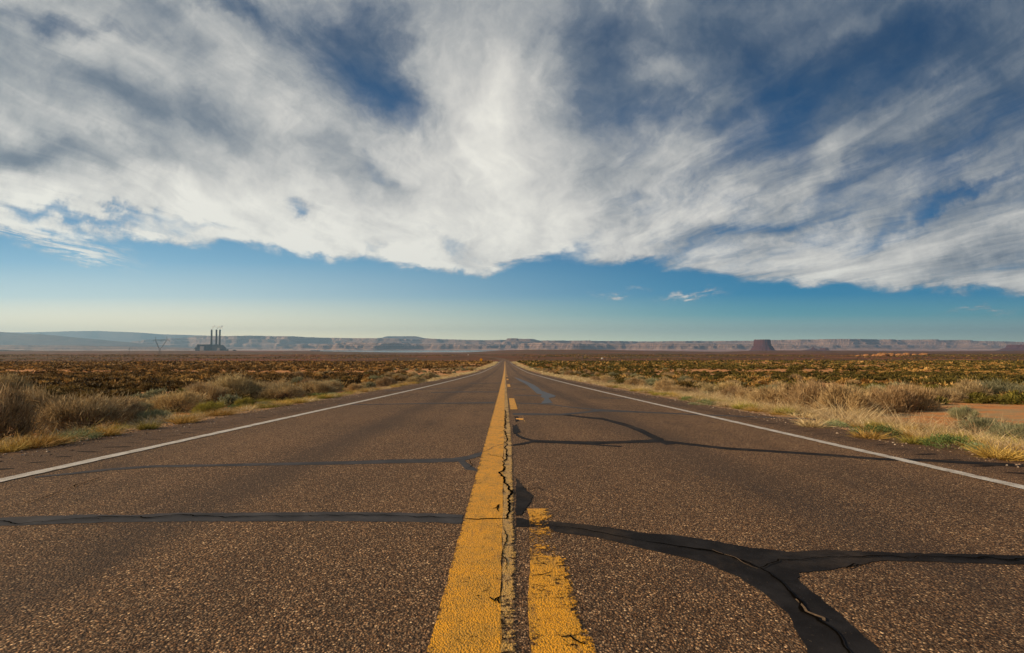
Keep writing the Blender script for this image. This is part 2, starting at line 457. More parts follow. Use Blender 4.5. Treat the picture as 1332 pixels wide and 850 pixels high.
PAINT = .0096
def marking(name, x0, x1, y0, y1, mt, jit, wearfn, seed, n=700, cols=5):
    V, F = strip_mesh(lambda y: (road_cx(y)+x0, road_cx(y)+x1), y0, y1, PAINT, n, cols, jit, seed)
    me = np_mesh(name, V, F, mt); wear_attr(me, wearfn)
    o = link(name, me); tag(o, kind='structure'); return o
edgew = lambda a, b, k: (lambda co: k*np.clip(1-np.minimum(co[:,0]-a, b-co[:,0])/.02, 0, 1)*(co[:,1] < 60))
marking('road_marking', -.219, -.013, -.9, 470, M['yellow'], .006, edgew(-.219, .5, .35), 1, 1200, 9)
V, F = strip_mesh(lambda y: (y*0-.0125, .042+.040*sstep(1, 6, y)), -.9, 330, PAINT, 1100, 6, .006, 2)
me = np_mesh('road_marking', V, F, M['pale_yellow']); wear_attr(me, lambda co: .55*np.clip(1-(.042+.04*sstep(1, 6, co[:,1])-co[:,0])/.02, 0, 1)*(co[:,1] < 60) + .5*np.clip(fbm(co[:,1]*3.1, co[:,1]*0+4, 4)-.4, 0, 1))
o = link('road_marking', me); tag(o, kind='structure')
V, F = strip_mesh(lambda y: (.070+.060*sstep(1.3, 2.7, y), .256+y*0), -.9, 2.80, PAINT, 200, 9, .010, 3)
me = np_mesh('road_marking', V, F, M['yellow']); wear_attr(me, lambda co: .45*np.clip(1-(.256-co[:,0])/.035, 0, 1) + .30*sstep(2.05, 2.2, co[:,1]) - .25*sstep(2.55, 2.7, co[:,1]) + .35*fbm(co[:,0]*14, co[:,1]*7, 3))
o = link('road_marking', me); tag(o, kind='structure')
y = 9.75; k = 4
while y < 330:
    marking('road_marking', .105, .255, y, y+3.8, M['yellow'], .005, edgew(.105, .255, .25), k, 40, 5); y += 12.3; k += 1
xl = lambda px, py: ground(px, py).x
XL = np.mean([xl(26,620), xl(340,552.6), xl(100,603.8)]); XRt = np.mean([xl(990,558), xl(1254,620), xl(828,520)])
marking('road_marking', XL-.062, XL+.062, -.9, 480, M['white'], .012, edgew(XL-.06, XL+.06, .3), 90, 1000, 5)
marking('road_marking', XRt-.055, XRt+.055, -.9, 480, M['white'], .012, edgew(XRt-.055, XRt+.055, .35), 91, 1000, 5)

# crack sealing, as outlines of the real tar patches on the road
_lvl = [0]
def poly_on_road(pts, rough=.006, step=.05):
    G = [ground(*p) for p in pts]
    out = []
    for i in range(len(G)):
        a, b = G[i], G[(i+1) % len(G)]
        n = max(1, int((b-a).length/(step if a.y > 4 else step*.5))); n = min(n, 90)
        for k in range(n): out.append(a.lerp(b, k/n))
    P = np.array([(p.x, p.y) for p in out]); sc = 1 + .04*P[:,1]
    P[:,0] += (fbm(P[:,0]*14+3, P[:,1]*14+_lvl[0]*5, 4)-.5)*2*rough*sc
    P[:,1] += (fbm(P[:,0]*14+40, P[:,1]*14+_lvl[0]*5+11, 4)-.5)*2*rough*sc
    k = np.arange(len(P)); P[:,1] += (fbm(k*.9+5, k*0+_lvl[0], 2)-.5)*.012*sc; P[:,0] += (fbm(k*.8+45, k*0+_lvl[0]+3, 2)-.5)*.010*sc
    return P
SEALZ = 0.0060
def tar(pts, mt, rough=.008, name='crack_seal', step=.05, lift=0):
    P = poly_on_road(pts, rough, step); _lvl[0] += 1
    z = CAMZ - drop(P[:,1]) + SEALZ + .00010*_lvl[0] + lift + P[:,1]*1.15e-4
    V = [Vector((P[i,0], P[i,1], z[i])) for i in range(len(P))]
    tris = tessellate_polygon([V])
    # a thin skirt gives the tar its edge
    n = len(V); VV = [tuple(v) for v in V] + [(v.x, v.y, v.z-.005) for v in V]
    Fs = [list(f) for f in tris] + [[i, (i+1) % n, n+(i+1) % n, n+i] for i in range(n)]
    o = link(name, np_mesh(name, VV, Fs, mt)); tag(o, kind='structure'); return o
def ribbon(c, mt, name='crack_seal', rough=.006, step=.06):
    """c: (px, py, thickness in px) along the centre"""
    up = [(x, y-w/2) for x, y, w in c]; dn = [(x, y+w/2) for x, y, w in c][::-1]
    return tar(up+dn, mt, rough, name, step)
tar([(-260,676),(-100,675),(0,675),(58,672.6),(123,670.8),(170,671.9),(235,668.5),(273,668.5),(340,668.5),(420,667.5),(500,668.3),(560,669),(603,671),
     (601,683),(560,681),(500,680),(420,679.5),(340,680),(239,680),(136,681),(85,683),(0,686),(-100,687),(-260,690)], M['seal_grey'], .007)
tar([(671,675),(694,679),(720,680),(760,684),(794,688),(840,695),(877,698),(929,705),(977,715),(1025,719.7),(1076,717),(1158,720.5),(1246,722.7),(1332,725),(1560,731),
     (1560,744),(1332,736.4),(1209,733),(1154,731),(1121,736.4),(1080,744),(1036,747.4),(1036,757),(1069,782),(1099,808),(1143,850),(1190,900),
     (1070,900),(1051,850),(1025,801),(999,779),(962,753),(914,733),(875,723),(840,716),(779,701.5),(723,693.5),(694,687),(671,687)], M['seal'], .010)
ribbon([(45,622,1.2),(100,616.6,2.2),(140,612,2.6),(199,607.8,2.8),(274,606.6,2.6),(332,605.4,3),(400,604.2,3.6),(459,603,4.4),(511,601.3,4.8),(560,600.5,5),(589,599.7,5.2),(607,597,5.5),(628,591,5)], M['seal_grey'])
tar([(596,601),(600,606),(606,612),(622,614),(614,607),(606,602),(604,599)], M['seal_grey'], .006)
tar([(667,552),(670,560),(674,566),(682,570),(694,573),(720,574),(760,575.2),(800,575),(852,572.4),(875,575),(945,583),(999,586.4),(1068,591),(1145,597),(1197,598),(1332,605),
     (1332,609),(1197,601),(1145,599.8),(1068,593.8),(999,589),(945,585.8),(880,578.5),(866,579.5),(858,576.5),(800,578),(776,579),(809,581.3),(806,582.6),(765,579.5),(720,577.6),(694,576.5),(680,579.5),(667,581),
     (667,579),(678,577.2),(690,574.8),(680,572),(672,568),(667,562)], M['seal'], .006)
ribbon([(730,539.8,1.6),(764,543.9,2),(784,545.6,2.4),(815,554,4),(836,562,5.5),(850,569.5,6.5),(864,573.6,3)], M['seal'], rough=.01)
ribbon([(667,539.2,2.4),(700,539.6,2.2),(730,540,2),(764,536.8,2),(779,534.4,2.8),(841,537,1.4),(906,540,1.1),(999,543.6,.9),(1060,546,.7)], M['seal_grey'], rough=.01)
ribbon([(672,525,1.0),(712,526.2,1),(738,529.9,1),(777,533.6,1.4)], M['seal_grey'])
ribbon([(440,527,.7),(500,526.4,.8),(560,525.4,1.0),(620,524.8,1.3),(643,524.4,1.8)], M['seal_grey'])
ribbon([(560,511,.6),(600,510.4,.9),(649,510.4,.9)], M['seal_grey'])
ribbon([(500,509,.5),(560,506.5,.5),(600,505.2,.5)], M['seal_grey'])
ribbon([(668,514.6,.8),(690,515,.8),(704,515.4,.6)], M['seal_grey'])
ribbon([(667,506,.6),(684,507,.6)], M['seal_grey'])
ribbon([(780,518,.4),(850,520,.4)], M['seal_grey'])
ribbon([(610,499,.5),(653,498.6,.5)], M['seal_grey'])
ribbon([(664,499.6,.4),(684,500,.4)], M['seal_grey'])
tar([(669,491),(676,493.2),(684,496.2),(692,500),(700,504.5),(705,509),(714,512.2),(723,515.4),(721,517.2),(714,518.6),(716,521.5),(720,525.3),(703,525.6),(707.5,522),(708.5,518.5),(703,517),(705,513.5),(699,512.6),(694,508),(689,504),(684,500),(676,496)], M['seal_blue'], .03, step=.1)
tar([(671,623),(675,629),(684,640),(693,646),(691,654),(684,662),(678,672),(671,672)], M['seal'], .009)
tar([(672,553),(677,563),(668,566),(667,556)], M['seal'], .006)
tar([(669,542.5),(674,542.5),(675,548.5),(671,549.5)], M['seal'], .006)
# a scrap of the yellow dash left between tar and a scratch
ribbon([(671,545.6,1.4),(680,546,1.6)], M['sign'], 'road_marking')
ribbon([(679.5,542,.25),(681,546,.25),(683.5,551,.25)], M['pale_yellow'], 'road_marking')

def crack(c, wid, mt=M['crack'], seed=0):
    G = [ground(*p) for p in c]; P = []
    for a, b in zip(G, G[1:]):
        n = max(2, int((b-a).length/.018)); n = min(n, 160)
        P += [a.lerp(b, k/n) for k in range(n)]
    P.append(G[-1]); P = np.array([(p.x, p.y) for p in P])
    s = np.arange(len(P))
    P[:,0] += (fbm(s*.22+seed*31, s*0+seed, 4, .65)-.5)*.05*(1+P[:,1]*.03)
    P[:,1] += (fbm(s*.22+seed*17+60, s*0+seed+4, 4, .65)-.5)*.05*(1+P[:,1]*.03)
    T = np.gradient(P, axis=0); T /= np.linalg.norm(T, axis=1)[:,None]+1e-9; N = np.stack([-T[:,1], T[:,0]], 1)
    w = wid*(.25+1.5*fbm(s*.15+seed, s*0+3, 3))*(.5+.5*np.minimum(1, np.minimum(s, s[::-1])/6))*.5
    A = P+N*w[:,None]; B = P-N*w[:,None]
    _lvl[0] += 1
    z = CAMZ - drop(P[:,1]) + SEALZ + .0036 + .00006*_lvl[0] + P[:,1]*1.5e-4
    V = [(A[i,0], A[i,1], z[i]) for i in range(len(P))] + [(B[i,0], B[i,1], z[i]) for i in range(len(P))]
    n = len(P); F = [[i, i+1, n+i+1, n+i] for i in range(n-1)]
    o = link('pavement_crack', np_mesh('pavement_crack', V, F, mt)); tag(o, kind='structure')
crack([(840,708),(910,717),(947,725),(988,742),(1014,758),(1028,771),(1039,793),(1065,808),(1084,823),(1096,842),(1110,875)], .010, seed=1)
crack([(1036,786),(1043,798),(1064,806),(1070,812)], .012, M['crack_light'], 2)
crack([(930,719),(960,731),(990,743)], .004, M['crack_light'], 22)
crack([(991,742),(1013,731),(1047,732.5),(1080,726.4),(1158,727),(1246,728.6),(1400,732)], .006, seed=3)
crack([(-100,682),(0,681),(25,683),(60,681),(100,677),(140,674.5),(200,676),(235,672),(290,675),(340,673.5),(420,673.5),(500,672.5),(600,677)], .007, seed=4)
crack([(700,684),(760,692),(840,708)], .005, seed=5)
crack([(0,664),(40,655),(70,645),(100,633),(136,622)], .007, seed=6)
crack([(603,677.5),(640,678.5),(672,678)], .011, seed=7)
crack([(655,602),(658,612),(651,618),(656,628),(664,640),(662,655),(664,668),(656,678)], .014, seed=8)
crack([(656,560),(659,572),(657,584),(660,594),(655,603)], .012, seed=9)
crack([(654,688),(659,700),(653,712),(656,730),(659,748)], .004, seed=10)
crack([(638,664),(648,660),(646,668)], .008, seed=11)
crack([(657,534),(658,545),(657,560)], .016, seed=12)
crack([(679,636),(690,640),(698,638),(706,641)], .008, seed=13)
crack([(692,752),(705,752),(716,748)], .006, seed=14)
crack([(726,836),(737,833),(745,842),(755,846)], .009, seed=15)
crack([(640,780),(646,785),(651,781),(649,788)], .008, seed=16)
crack([(628,590),(645,582),(660,577)], .009, M['crack_light'], 17)
crack([(628,592),(650,596),(660,601)], .007, seed=18)
crack([(1095,742),(1110,738),(1128,742)], .012, seed=19)
crack([(170,658),(200,652)], .004, seed=20)
crack([(610,600),(614,609),(606,613)], .006, seed=21)
crack([(60,530+150),(300,672)], .003, seed=23)
crack([(555,722),(575,716),(600,713)], .003, seed=24)
# rumble grooves in both shoulders: flat ovals, their shade painted as dark colour
def grooves(xc, w, name):
    V = []; F = []
    y = 2.6; k = 0
    while y < 60:
        n = 14; b = len(V); xx = xc + (random.random()-.5)*.05; ww = w*(.6+.7*random.random()); dd = .010+.020*random.random(); sk = (random.random()-.5)*.06
        for i in range(n):
            t = 2*math.pi*i/n; r = 1+(random.random()-.5)*.45
            px_, py_ = xx+ww*.5*math.cos(t)*r, y+dd*math.sin(t)*r + sk*math.cos(t)
            V.append((px_, py_, CAMZ-float(drop(py_))+.0056+py_*1.15e-4))
        F.append(list(range(b, b+n))); y += .285*(1+.12*(random.random()-.5))
    o = link(name, np_mesh(name, V, F, M['groove'])); tag(o, kind='structure')
grooves(-4.05, .22, 'rumble_strip'); grooves(3.95, .20, 'rumble_strip')

# ------------------------------------------------------------------ far country: (u = x/depth, depth) grid of terraces
def uv_grid(name, us, ds, zfn, mt):
    U, D = np.meshgrid(us, ds); X = U*D; Z = zfn(U, D, X)
    idx = np.arange(U.size).reshape(U.shape)
    F = np.stack([idx[:-1,:-1], idx[:-1,1:], idx[1:,1:], idx[1:,:-1]], -1).reshape(-1, 4)
    o = link(name, np_mesh(name, np.stack([X, D, Z], -1).reshape(-1, 3), F, mt)); tag(o, kind='structure'); return o
def tops(pts):
    a = np.array(pts, dtype=float); xs = (a[:,0]-657)/FPX; vs = (452-a[:,1])/FPX
    return lambda u: np.interp(u, xs, vs)
top_main = tops([(-900,470),(150,447),(200,442),(235,440),(262,437.6),(300,438.2),(330,437.6),(420,438.6),(500,439.6),(540,441),(556,440),(600,441.6),(640,442),(664,441),(693,441.3),(702,443.4),(760,442.8),(860,443.4),(950,442.4),(1050,441.4),(1140,441.6),(1268,441.6),(1276,442.8),(1310,443.4),(1345,444.6),(1500,443),(2200,443)])
def prof(s, steps):
    z = np.zeros_like(s)
    for a, b, h in steps: z = z + h*np.clip((s-a)/(b-a), 0, 1)
    return z
def z_main(U, D, X):
    R1 = 15500 + 1800*(fbm(U*3+2, U*0+1, 3)-.5)*2
    nn = fbm(X/2600+11, D/2600+3, 5, .55)
    s = D - R1 + 3200*(nn-.5)*2 + 500*(fbm(X/420, D/420, 4)-.5)
    top = top_main(U)*R1 - BASIN
    z = prof(s, [(-1500,-400,.17), (-400,-340,.20), (-340,-60,.13), (-60,-10,.20), (-10,260,.08), (260,310,.22)])
    z = z*top + (fbm(X/300, D/300, 4)-.5)*14*(z > .02)
    # benches and small buttes in front
    R2 = 12700 + 900*(fbm(U*9+7, U*0+5, 4)-.5)*2
    n2 = fbm(X/1500+41, D/1300+23, 5, .55)
    s2 = (D - R2) + 3400*(n2-.5)*2 + 300*(fbm(X/240+9, D/240, 3)-.5)
    band = sstep(-.50, -.40, U)*(1-sstep(.55, .7, U))*.9 + .35
    h2 = (.0050*12700 - BASIN)*band*(.75+.5*fbm(X/900+4, D/900+6, 2))
    z2 = prof(s2, [(-500,-150,.28), (-150,-90,.42), (-90,120,.08), (120,160,.22)])*h2*(1-sstep(2200, 3600, s2)*.6)
    rise = sstep(11500, 24000, D)*0
    return BASIN - 4 + np.maximum(z, z2) + rise
us = np.linspace(-1.22, 1.22, 1500)
uv_grid('mesas', us, np.concatenate([np.arange(9800, 18200, 32), np.arange(18200, 21000, 300)]), z_main, M['mesa'])
top_left = tops([(-700,415),(-200,424),(0,431),(22,432.8),(60,435.4),(105,439.4),(142,442.4),(195,447),(260,452),(330,457),(2200,470)])
def z_left(U, D, X):
    v = top_left(U); top = np.maximum(v*13500 - BASIN, 0)
    s = D - 11500 + 900*(fbm(X/1500+9, D/1500+1, 5)-.5)*2
    z = prof(s, [(-900,600,.30), (600,650,.06), (650,1500,.32), (1500,1560,.10), (1560,2000,.22)])
    return BASIN - 5 + z*top + (fbm(X/260, D/260, 4)-.5)*10*(z > .02)*(top > 30)
uv_grid('hills', np.linspace(-1.3, -.45, 420), np.arange(10300, 15500, 60), z_left, M['hills'])
top_far = tops([(-700,428),(0,433),(45,432.8),(100,431.4),(135,431),(180,433),(215,435.2),(262,436.6),(330,438.8),(470,441.4),(497,439.4),(504,437.3),(540,437.4),(552,440),(600,444),(2200,445)])
def z_far(U, D, X):
    top = top_far(U)*24000 - BASIN
    s = D - 23000 + 900*(fbm(X/2500+19, D/2500+1, 5)-.5)*2
    return BASIN - 6 + prof(s, [(-1500,600,.6), (600,760,.4)])*top
uv_grid('mountains', np.linspace(-1.25, .05, 500), np.arange(21000, 25200, 90), z_far, M['hills'])
# blue benches between the plateau rim and the hills on the left
def z_bench(U, D, X):
    s = D - 8200 + 2600*(fbm(X/2600+29, D/1500+13, 5)-.5)*2
    return BASIN - 5 + prof(s, [(-900,0,.35), (0,60,.25), (60,900,.15), (900,960,.25)])*np.interp(U, [-1.3,-.9,-.72,-.55,-.4], [118, 95, 72, 20, 0])
uv_grid('benches', np.linspace(-1.3, -.38, 420), np.arange(6200, 10600, 50), z_bench, M['mesa'])

def butte(name, px, ybase, ytop, wbase, wtop, depth, label, prof_=None, sx=1., seed=0):
    c = at(px, ybase, depth); k = depth/FPX
    zt = at(px, ytop, depth).z; z0 = BASIN - 6
    P = prof_ or [(0, 1.25), (.10, 1.0), (.30, .84), (.42, .76), (.45, .70), (.60, .68), (.80, .65), (.97, .63), (1., .60)]
    hb = wbase*k/2
    n = 72; V = []; lev = []
    f_top = wtop/wbase/.63
    for i in range(len(P)-1):
        for q in range(3): lev.append((P[i][0]+(P[i+1][0]-P[i][0])*q/3, P[i][1]+(P[i+1][1]-P[i][1])*q/3))
    lev.append(P[-1])
    for (h, r) in lev:
        for j in range(n):
            t = 2*math.pi*j/n; ca, sa = math.cos(t), math.sin(t)
            rr = r*(1 if h < .1 else 1+(f_top-1)*min(1, h/.45))
            nz = float(fbm(ca*3+seed*7+10, sa*3+5+h*.6, 4))-.5
            rr *= 1 + .22*nz + .07*(float(fbm(ca*11+30, sa*11+seed+h*2, 3))-.5)*2
            V.append((ca*rr*hb*sx, sa*rr*hb, z0 + (zt-z0)*h + (6*nz if h > .95 else 0)))
    m_ = len(lev)
    Fs = [[i*n+j, i*n+(j+1) % n, (i+1)*n+(j+1) % n, (i+1)*n+j] for i in range(m_-1) for j in range(n)] + [[(m_-1)*n+j for j in range(n)]]
    o = link(name, np_mesh(name, V, Fs, M['butte']), loc=(c.x, depth, 0))
    tag(o, label, 'butte'); return o
butte('butte', 992, 457.5, 442.0, 29, 19, 8000, 'tall flat-topped red butte standing alone on the right horizon', seed=1)
butte('butte', 1058, 457, 450.6, 22, 3.5, 8600, 'small pointed red butte just right of the tall flat-topped one', [(0,1.2),(.2,1.),(.4,.85),(.5,.6),(.6,.42),(.8,.22),(1,.05)], 1.2, 2)
butte('butte', 1072, 457, 453.2, 14, 9, 8800, 'low red knob at the foot of the small pointed butte', None, 1.0, 4)
butte('butte', 1332, 457.5, 448.8, 46, 30, 8200, 'low dark red butte cut by the right edge of the view', None, 1.1, 3)

# slickrock outcrops
for i, (px, py, w, h) in enumerate([(1117,464,8,2.0),(1127,463.6,8,2.6),(1138,463.2,7,2.2),(1148,463.6,14,4.2),(1158,463.2,9,3.4),(1170,463.4,9,3.2),(1179,463,10,3.6),(1190,462.6,7,2.2),(1203,462,11,2.4)]):
    g = ground(px, py, False); k = g.y/FPX; g.z = float(H(g.x, g.y))
    n, mm = 22, 9; V = []
    for a in range(mm):
        ph = (a/(mm-1))*math.pi/2
        for j in range(n):
            t = 2*math.pi*j/n
            rr = math.cos(ph)**.7*(1+.5*(float(fbm(math.cos(t)*1.8+i*5+9, math.sin(t)*1.8+a*.4, 4))-.5)*2)
            V.append((math.cos(t)*rr*w*k*.55, math.sin(t)*rr*w*k*.5, -1.2+(h*k+1.2)*math.sin(ph)*(1+.35*(float(fbm(math.cos(t)*2+i*3, math.sin(t)*2, 3))-.5))))
    Fs = [[a*n+j, a*n+(j+1) % n, (a+1)*n+(j+1) % n, (a+1)*n+j] for a in range(mm-1) for j in range(n)]
    o = link('rock_outcrop', np_mesh('rock_outcrop', V, Fs, M['slick']), loc=g)
    tag(o, 'orange sandstone outcrop in the row of rocks beyond the scrub on the right', 'rock', 'orange rock outcrops beyond the scrub')

# ------------------------------------------------------------------ power station
PDEP = 5600.; kp = PDEP/FPX
pg = at(270, 456.2, PDEP); pz = -40.
def pxx(px): return at(px, 452, PDEP).x - pg.x
def pzz(py): return at(270, py, PDEP).z - pz
ps = bpy.data.objects.new('power_station', None); COL.objects.link(ps); ps.location = (pg.x, PDEP, pz)
tag(ps, 'dark power station block on the left horizon under three tall chimneys', 'power station')
mb = MB(); mb.box(pxx(256), pxx(273.5), -4, 60, 0, pzz(448.8)); mb.box(pxx(254), pxx(255.9), -2, 40, 0, pzz(452)); mb.box(pxx(257), pxx(272), -10, 40, pzz(448.8)-1, pzz(448.2)); mb.build('boiler_house', M['plantdark'], ps)
mb = MB()
mb.add([(pxx(273.6),-3,0),(pxx(290.5),-3,0),(pxx(290.5),60,0),(pxx(273.6),60,0),(pxx(274.5),-3,pzz(451.2)),(pxx(279),-3,pzz(448.2)),(pxx(283),-3,pzz(450)),(pxx(286),-3,pzz(449)),(pxx(290.5),-3,pzz(453)),
        (pxx(274.5),60,pzz(451.2)),(pxx(279),60,pzz(448.2)),(pxx(283),60,pzz(450)),(pxx(286),60,pzz(449)),(pxx(290.5),60,pzz(453))],
       [[0,1,8,7,6,5,4],[3,9,10,11,12,13,2],[4,5,10,9],[5,6,11,10],[6,7,12,11],[7,8,13,12],[1,2,13,8],[0,4,9,3]])
mb.build('turbine_hall', M['plantdark'], ps)
mb = MB(); mb.box(pxx(261.4), pxx(266.6), -22, -4.2, 0, pzz(450.6), 2); mb.build('precipitator', M['plantlight'], ps)
mb = MB(); mb.box(pxx(283.4), pxx(287.2), -20, -3.2, 0, pzz(452.8), 3); mb.build('precipitator', M['plantlight'], ps)
mb = MB(); mb.bar((pxx(290),-10,pzz(452.6)), (pxx(297),-10,6), 3.2, 4); mb.build('coal_conveyor', M['plantdark'], ps)
mb = MB(); mb.bar((pxx(252.5),-10,6), (pxx(256),-10,pzz(450.6)), 3.2, 4); mb.build('coal_conveyor', M['plantdark'], ps)
mb = MB(); mb.box(pxx(290.5), pxx(295.5), 0, 30, 0, pzz(454.6)); mb.build('annex', M['plantdark'], ps)
mb = MB()
for k_ in range(9): mb.box(pxx(257.2+k_*1.85), pxx(257.9+k_*1.85), -5.5, -4.1, 6, pzz(449.6))
mb.build('wall_rib', M['steel'], ps)
for px_, lab, sm in ((274.8,'leftmost of the three tall dark power station chimneys', 'thin wisp of smoke above the leftmost chimney'), (281.1,'middle one of the three tall dark power station chimneys','thin wisp of smoke above the middle chimney'), (285.5,'rightmost of the three tall dark power station chimneys','thin wisp of smoke above the rightmost chimney')):
    c = bpy.data.objects.new('chimney', None); COL.objects.link(c); c.location = ((pg.x+pxx(px_))*(PDEP+75)/PDEP, PDEP+75, pz); tag(c, lab, 'chimney', 'chimneys of the power station')
    ht = pzz(429)
    mb = MB(); mb.lathe([(13.0,0),(10.6,ht*.35),(9.4,ht*.7),(8.6,ht)], 24); mb.build('shaft', M['concrete'], c, True)
    mb = MB(); mb.lathe([(9.3,ht-5),(9.5,ht-1),(8.9,ht+2),(6.5,ht+2.4)], 24); mb.build('rim', M['plantdark'], c)
    mb = MB(); mb.lathe([(9.7,ht*.66),(11.6,ht*.665),(11.6,ht*.672),(9.7,ht*.675)], 24); mb.build('walkway', M['steel'], c)
    # smoke: a leaning puff of volume
    V = []; n = 12; L = 9
    for a in range(L):
        s = a/(L-1); cx_ = 34*s**1.3; cz = ht+4+44*s; rr = (4+11*s)*(1 if a < L-1 else .1)
        for j in range(n):
            t_ = 2*math.pi*j/n; q = rr*(1+.5*(float(fbm(math.cos(t_)*2+a*.7+px_, math.sin(t_)*2, 3))-.5))
            V.append((cx_+math.cos(t_)*q, math.sin(t_)*q, cz+math.cos(t_)*-.5*q))
    Fs = [[a*n+j, a*n+(j+1) % n, (a+1)*n+(j+1) % n, (a+1)*n+j] for a in range(L-1) for j in range(n)] + [list(range(n))[::-1], [(L-1)*n+j for j in range(n)]]
    if 'smoke' not in M:
        m, t = mat('smoke'); pv = t.new('ShaderNodeVolumePrincipled'); pv.inputs['Color'].default_value = (.75,.62,.58,1); pv.inputs['Density'].default_value = .022
        oo = t.new('ShaderNodeOutputMaterial'); t.l.new(pv.outputs[0], oo.inputs[1]); M['smoke'] = m
    o = link('smoke_plume', np_mesh('smoke_plume', V, Fs, M['smoke'], True), loc=c.location); tag(o, sm, 'smoke', 'smoke wisps over the chimneys')
# sheds by the station
for px_, w, h_, lab in ((305,3.4,2.6,'small dark shed on the horizon right of the power station'),(309.2,3,1.3,'low dark hut beside the small shed right of the power station')):
    mb = MB(); g = at(px_, 456.5, 4300); kk = 4300/FPX; z0 = float(H(g.x, 4300))-6
    mb.box(-w*kk/2, w*kk/2, -8, 8, 0, h_*kk+6-1)
    b = bpy.data.objects.new('shed', None); COL.objects.link(b); b.location = (g.x, 4300, z0); tag(b, lab, 'shed')
    mb.build('wall', M['plantdark'], b); mb = MB(); zt = h_*kk+5
    mb.add([(-w*kk/2-.6,-9,zt),(w*kk/2+.6,-9,zt),(w*kk/2+.6,9,zt),(-w*kk/2-.6,9,zt),(-w*kk/2-.6,0,zt+3),(w*kk/2+.6,0,zt+3)], [[0,1,5,4],[2,3,4,5],[1,2,5],[3,0,4],[3,2,1,0]]); mb.build('roof', M['steel'], b)

# ------------------------------------------------------------------ pylon
g = at(208, 459, 1900); gz_ = float(H(g.x, 1900)); kk = 1900/FPX
py_ = bpy.data.objects.new('transmission_tower', None); COL.objects.link(py_); py_.location = (g.x, 1900, gz_)
tag(py_, 'steel lattice transmission tower with two raised arms left of the power station', 'pylon')
def X_(px): return (px-208)*kk
def Z_(py): return at(208, py, 1900).z - gz_
mb = MB()
zt, zb = Z_(453.2), 0
for sx_ in (-1, 1):
    for sy_ in (-1, 1): mb.bar((sx_*3.6, sy_*3.6, zb), (sx_*1.6, sy_*1.6, zt), .32, 4)
for q in range(4):
    a, b = q/4, (q+1)/4
    for sy_ in (-1, 1):
        wa, wb = 3.6-2*a, 3.6-2*b
        mb.bar((-wa, sy_*wa, zt*a), (wb, sy_*wb, zt*b), .18, 4); mb.bar((wa, sy_*wa, zt*a), (-wb, sy_*wb, zt*b), .18, 4)
mb.build('lattice_body', M['steel'], py_)
for (bx, tx, ty) in ((206.6, 202.0, 438.6), (209.4, 216.2, 437.8)):
    mb = MB(); a0, a1 = X_(bx), X_(tx); z0, z1 = zt, Z_(ty); zc = Z_(443.2)
    for off in (-1.5, 1.5):
        mb.bar((a0+off*.6, -1.4, z0), (a1+off, 0, zc), .26, 4); mb.bar((a0+off*.6, 1.4, z0), (a1+off, 0, zc), .26, 4)
        mb.bar((a1+off, 0, zc), (a1, 0, z1), .26, 4)
    for q in range(7):
        f0, f1 = q/7, (q+1)/7; s_ = 1 if q % 2 else -1
        mb.bar((a0+(a1-a0)*f0+s_*1.3, 0, z0+(zc-z0)*f0), (a0+(a1-a0)*f1-s_*1.3, 0, z0+(zc-z0)*f1), .16, 4)
    mb.build('arm', M['steel'], py_)
mb = MB(); zc = Z_(443.2)
mb.bar((X_(198.2),0,zc), (X_(220.6),0,zc), .26, 4); mb.bar((X_(199.5),0,zc+3.4), (X_(219),0,zc+3.4), .2, 4)
for q in range(12):
    a = 199+q*1.8; mb.bar((X_(a),0,zc+(0 if q % 2 else 3.4)), (X_(min(a+1.8,220.6)),0,zc+(3.4 if q % 2 else 0)), .15, 4)
mb.build('crossbeam', M['steel'], py_)
for a in (199, 209, 219.8):
    mb = MB(); mb.bar((X_(a),0,zc), (X_(a),0,zc-5.5), .35, 6); mb.build('insulator', M['steel'], py_)

# wooden poles beyond the scrub
for px_, yt, yb, lab in ((61.6,460.6,469,'thin wooden pole beyond the scrub at the far left'),(129.5,462,469,'thin wooden pole beyond the scrub, second from the left'),(168,452.6,459,'thin dark pole on the plain just left of the lattice tower')):
    D_ = 520. if yb > 465 else 1500.
    g = at(px_, yb, D_); z0 = float(H(g.x, D_)); hh = at(px_, yt, D_).z - z0
    b = bpy.data.objects.new('utility_pole', None); COL.objects.link(b); b.location = (g.x, D_, z0); tag(b, lab, 'pole')
    rr = .16 if D_ < 1000 else .4
    mb = MB(); mb.bar((0,0,-.5), (0,0,hh), rr, 8, rr*.7); mb.build('post', M['wood'], b)
    mb = MB(); mb.box(-.9, .9, -.08, .08, hh-.9, hh-.7); mb.build('crossarm', M['wood'], b)

# warning sign
g = ground(626, 476); sgx = at(626, 470, g.y).x; D_ = 150.
g = at(625.8, 470, D_); z0 = float(H(g.x, D_)); cz = at(626, 468.2, D_).z - z0
s = bpy.data.objects.new('road_sign', None); COL.objects.link(s); s.location = (g.x, D_, z0)
tag(s, 'small yellow warning sign on a post left of where the road vanishes', 'road sign')
mb = MB(); mb.box(-.05, .05, .02, .1, -.3, cz+.3); mb.build('post', M['steel'], s)
mb = MB(); a = .52
mb.add([(0,-.012,cz-a),(a,-.012,cz),(0,-.012,cz+a),(-a,-.012,cz),(0,.012,cz-a),(a,.012,cz),(0,.012,cz+a),(-a,.012,cz)], [[0,1,2,3],[7,6,5,4],[0,4,5,1],[1,5,6,2],[2,6,7,3],[3,7,4,0]])
mb.build('panel', M['sign'], s)

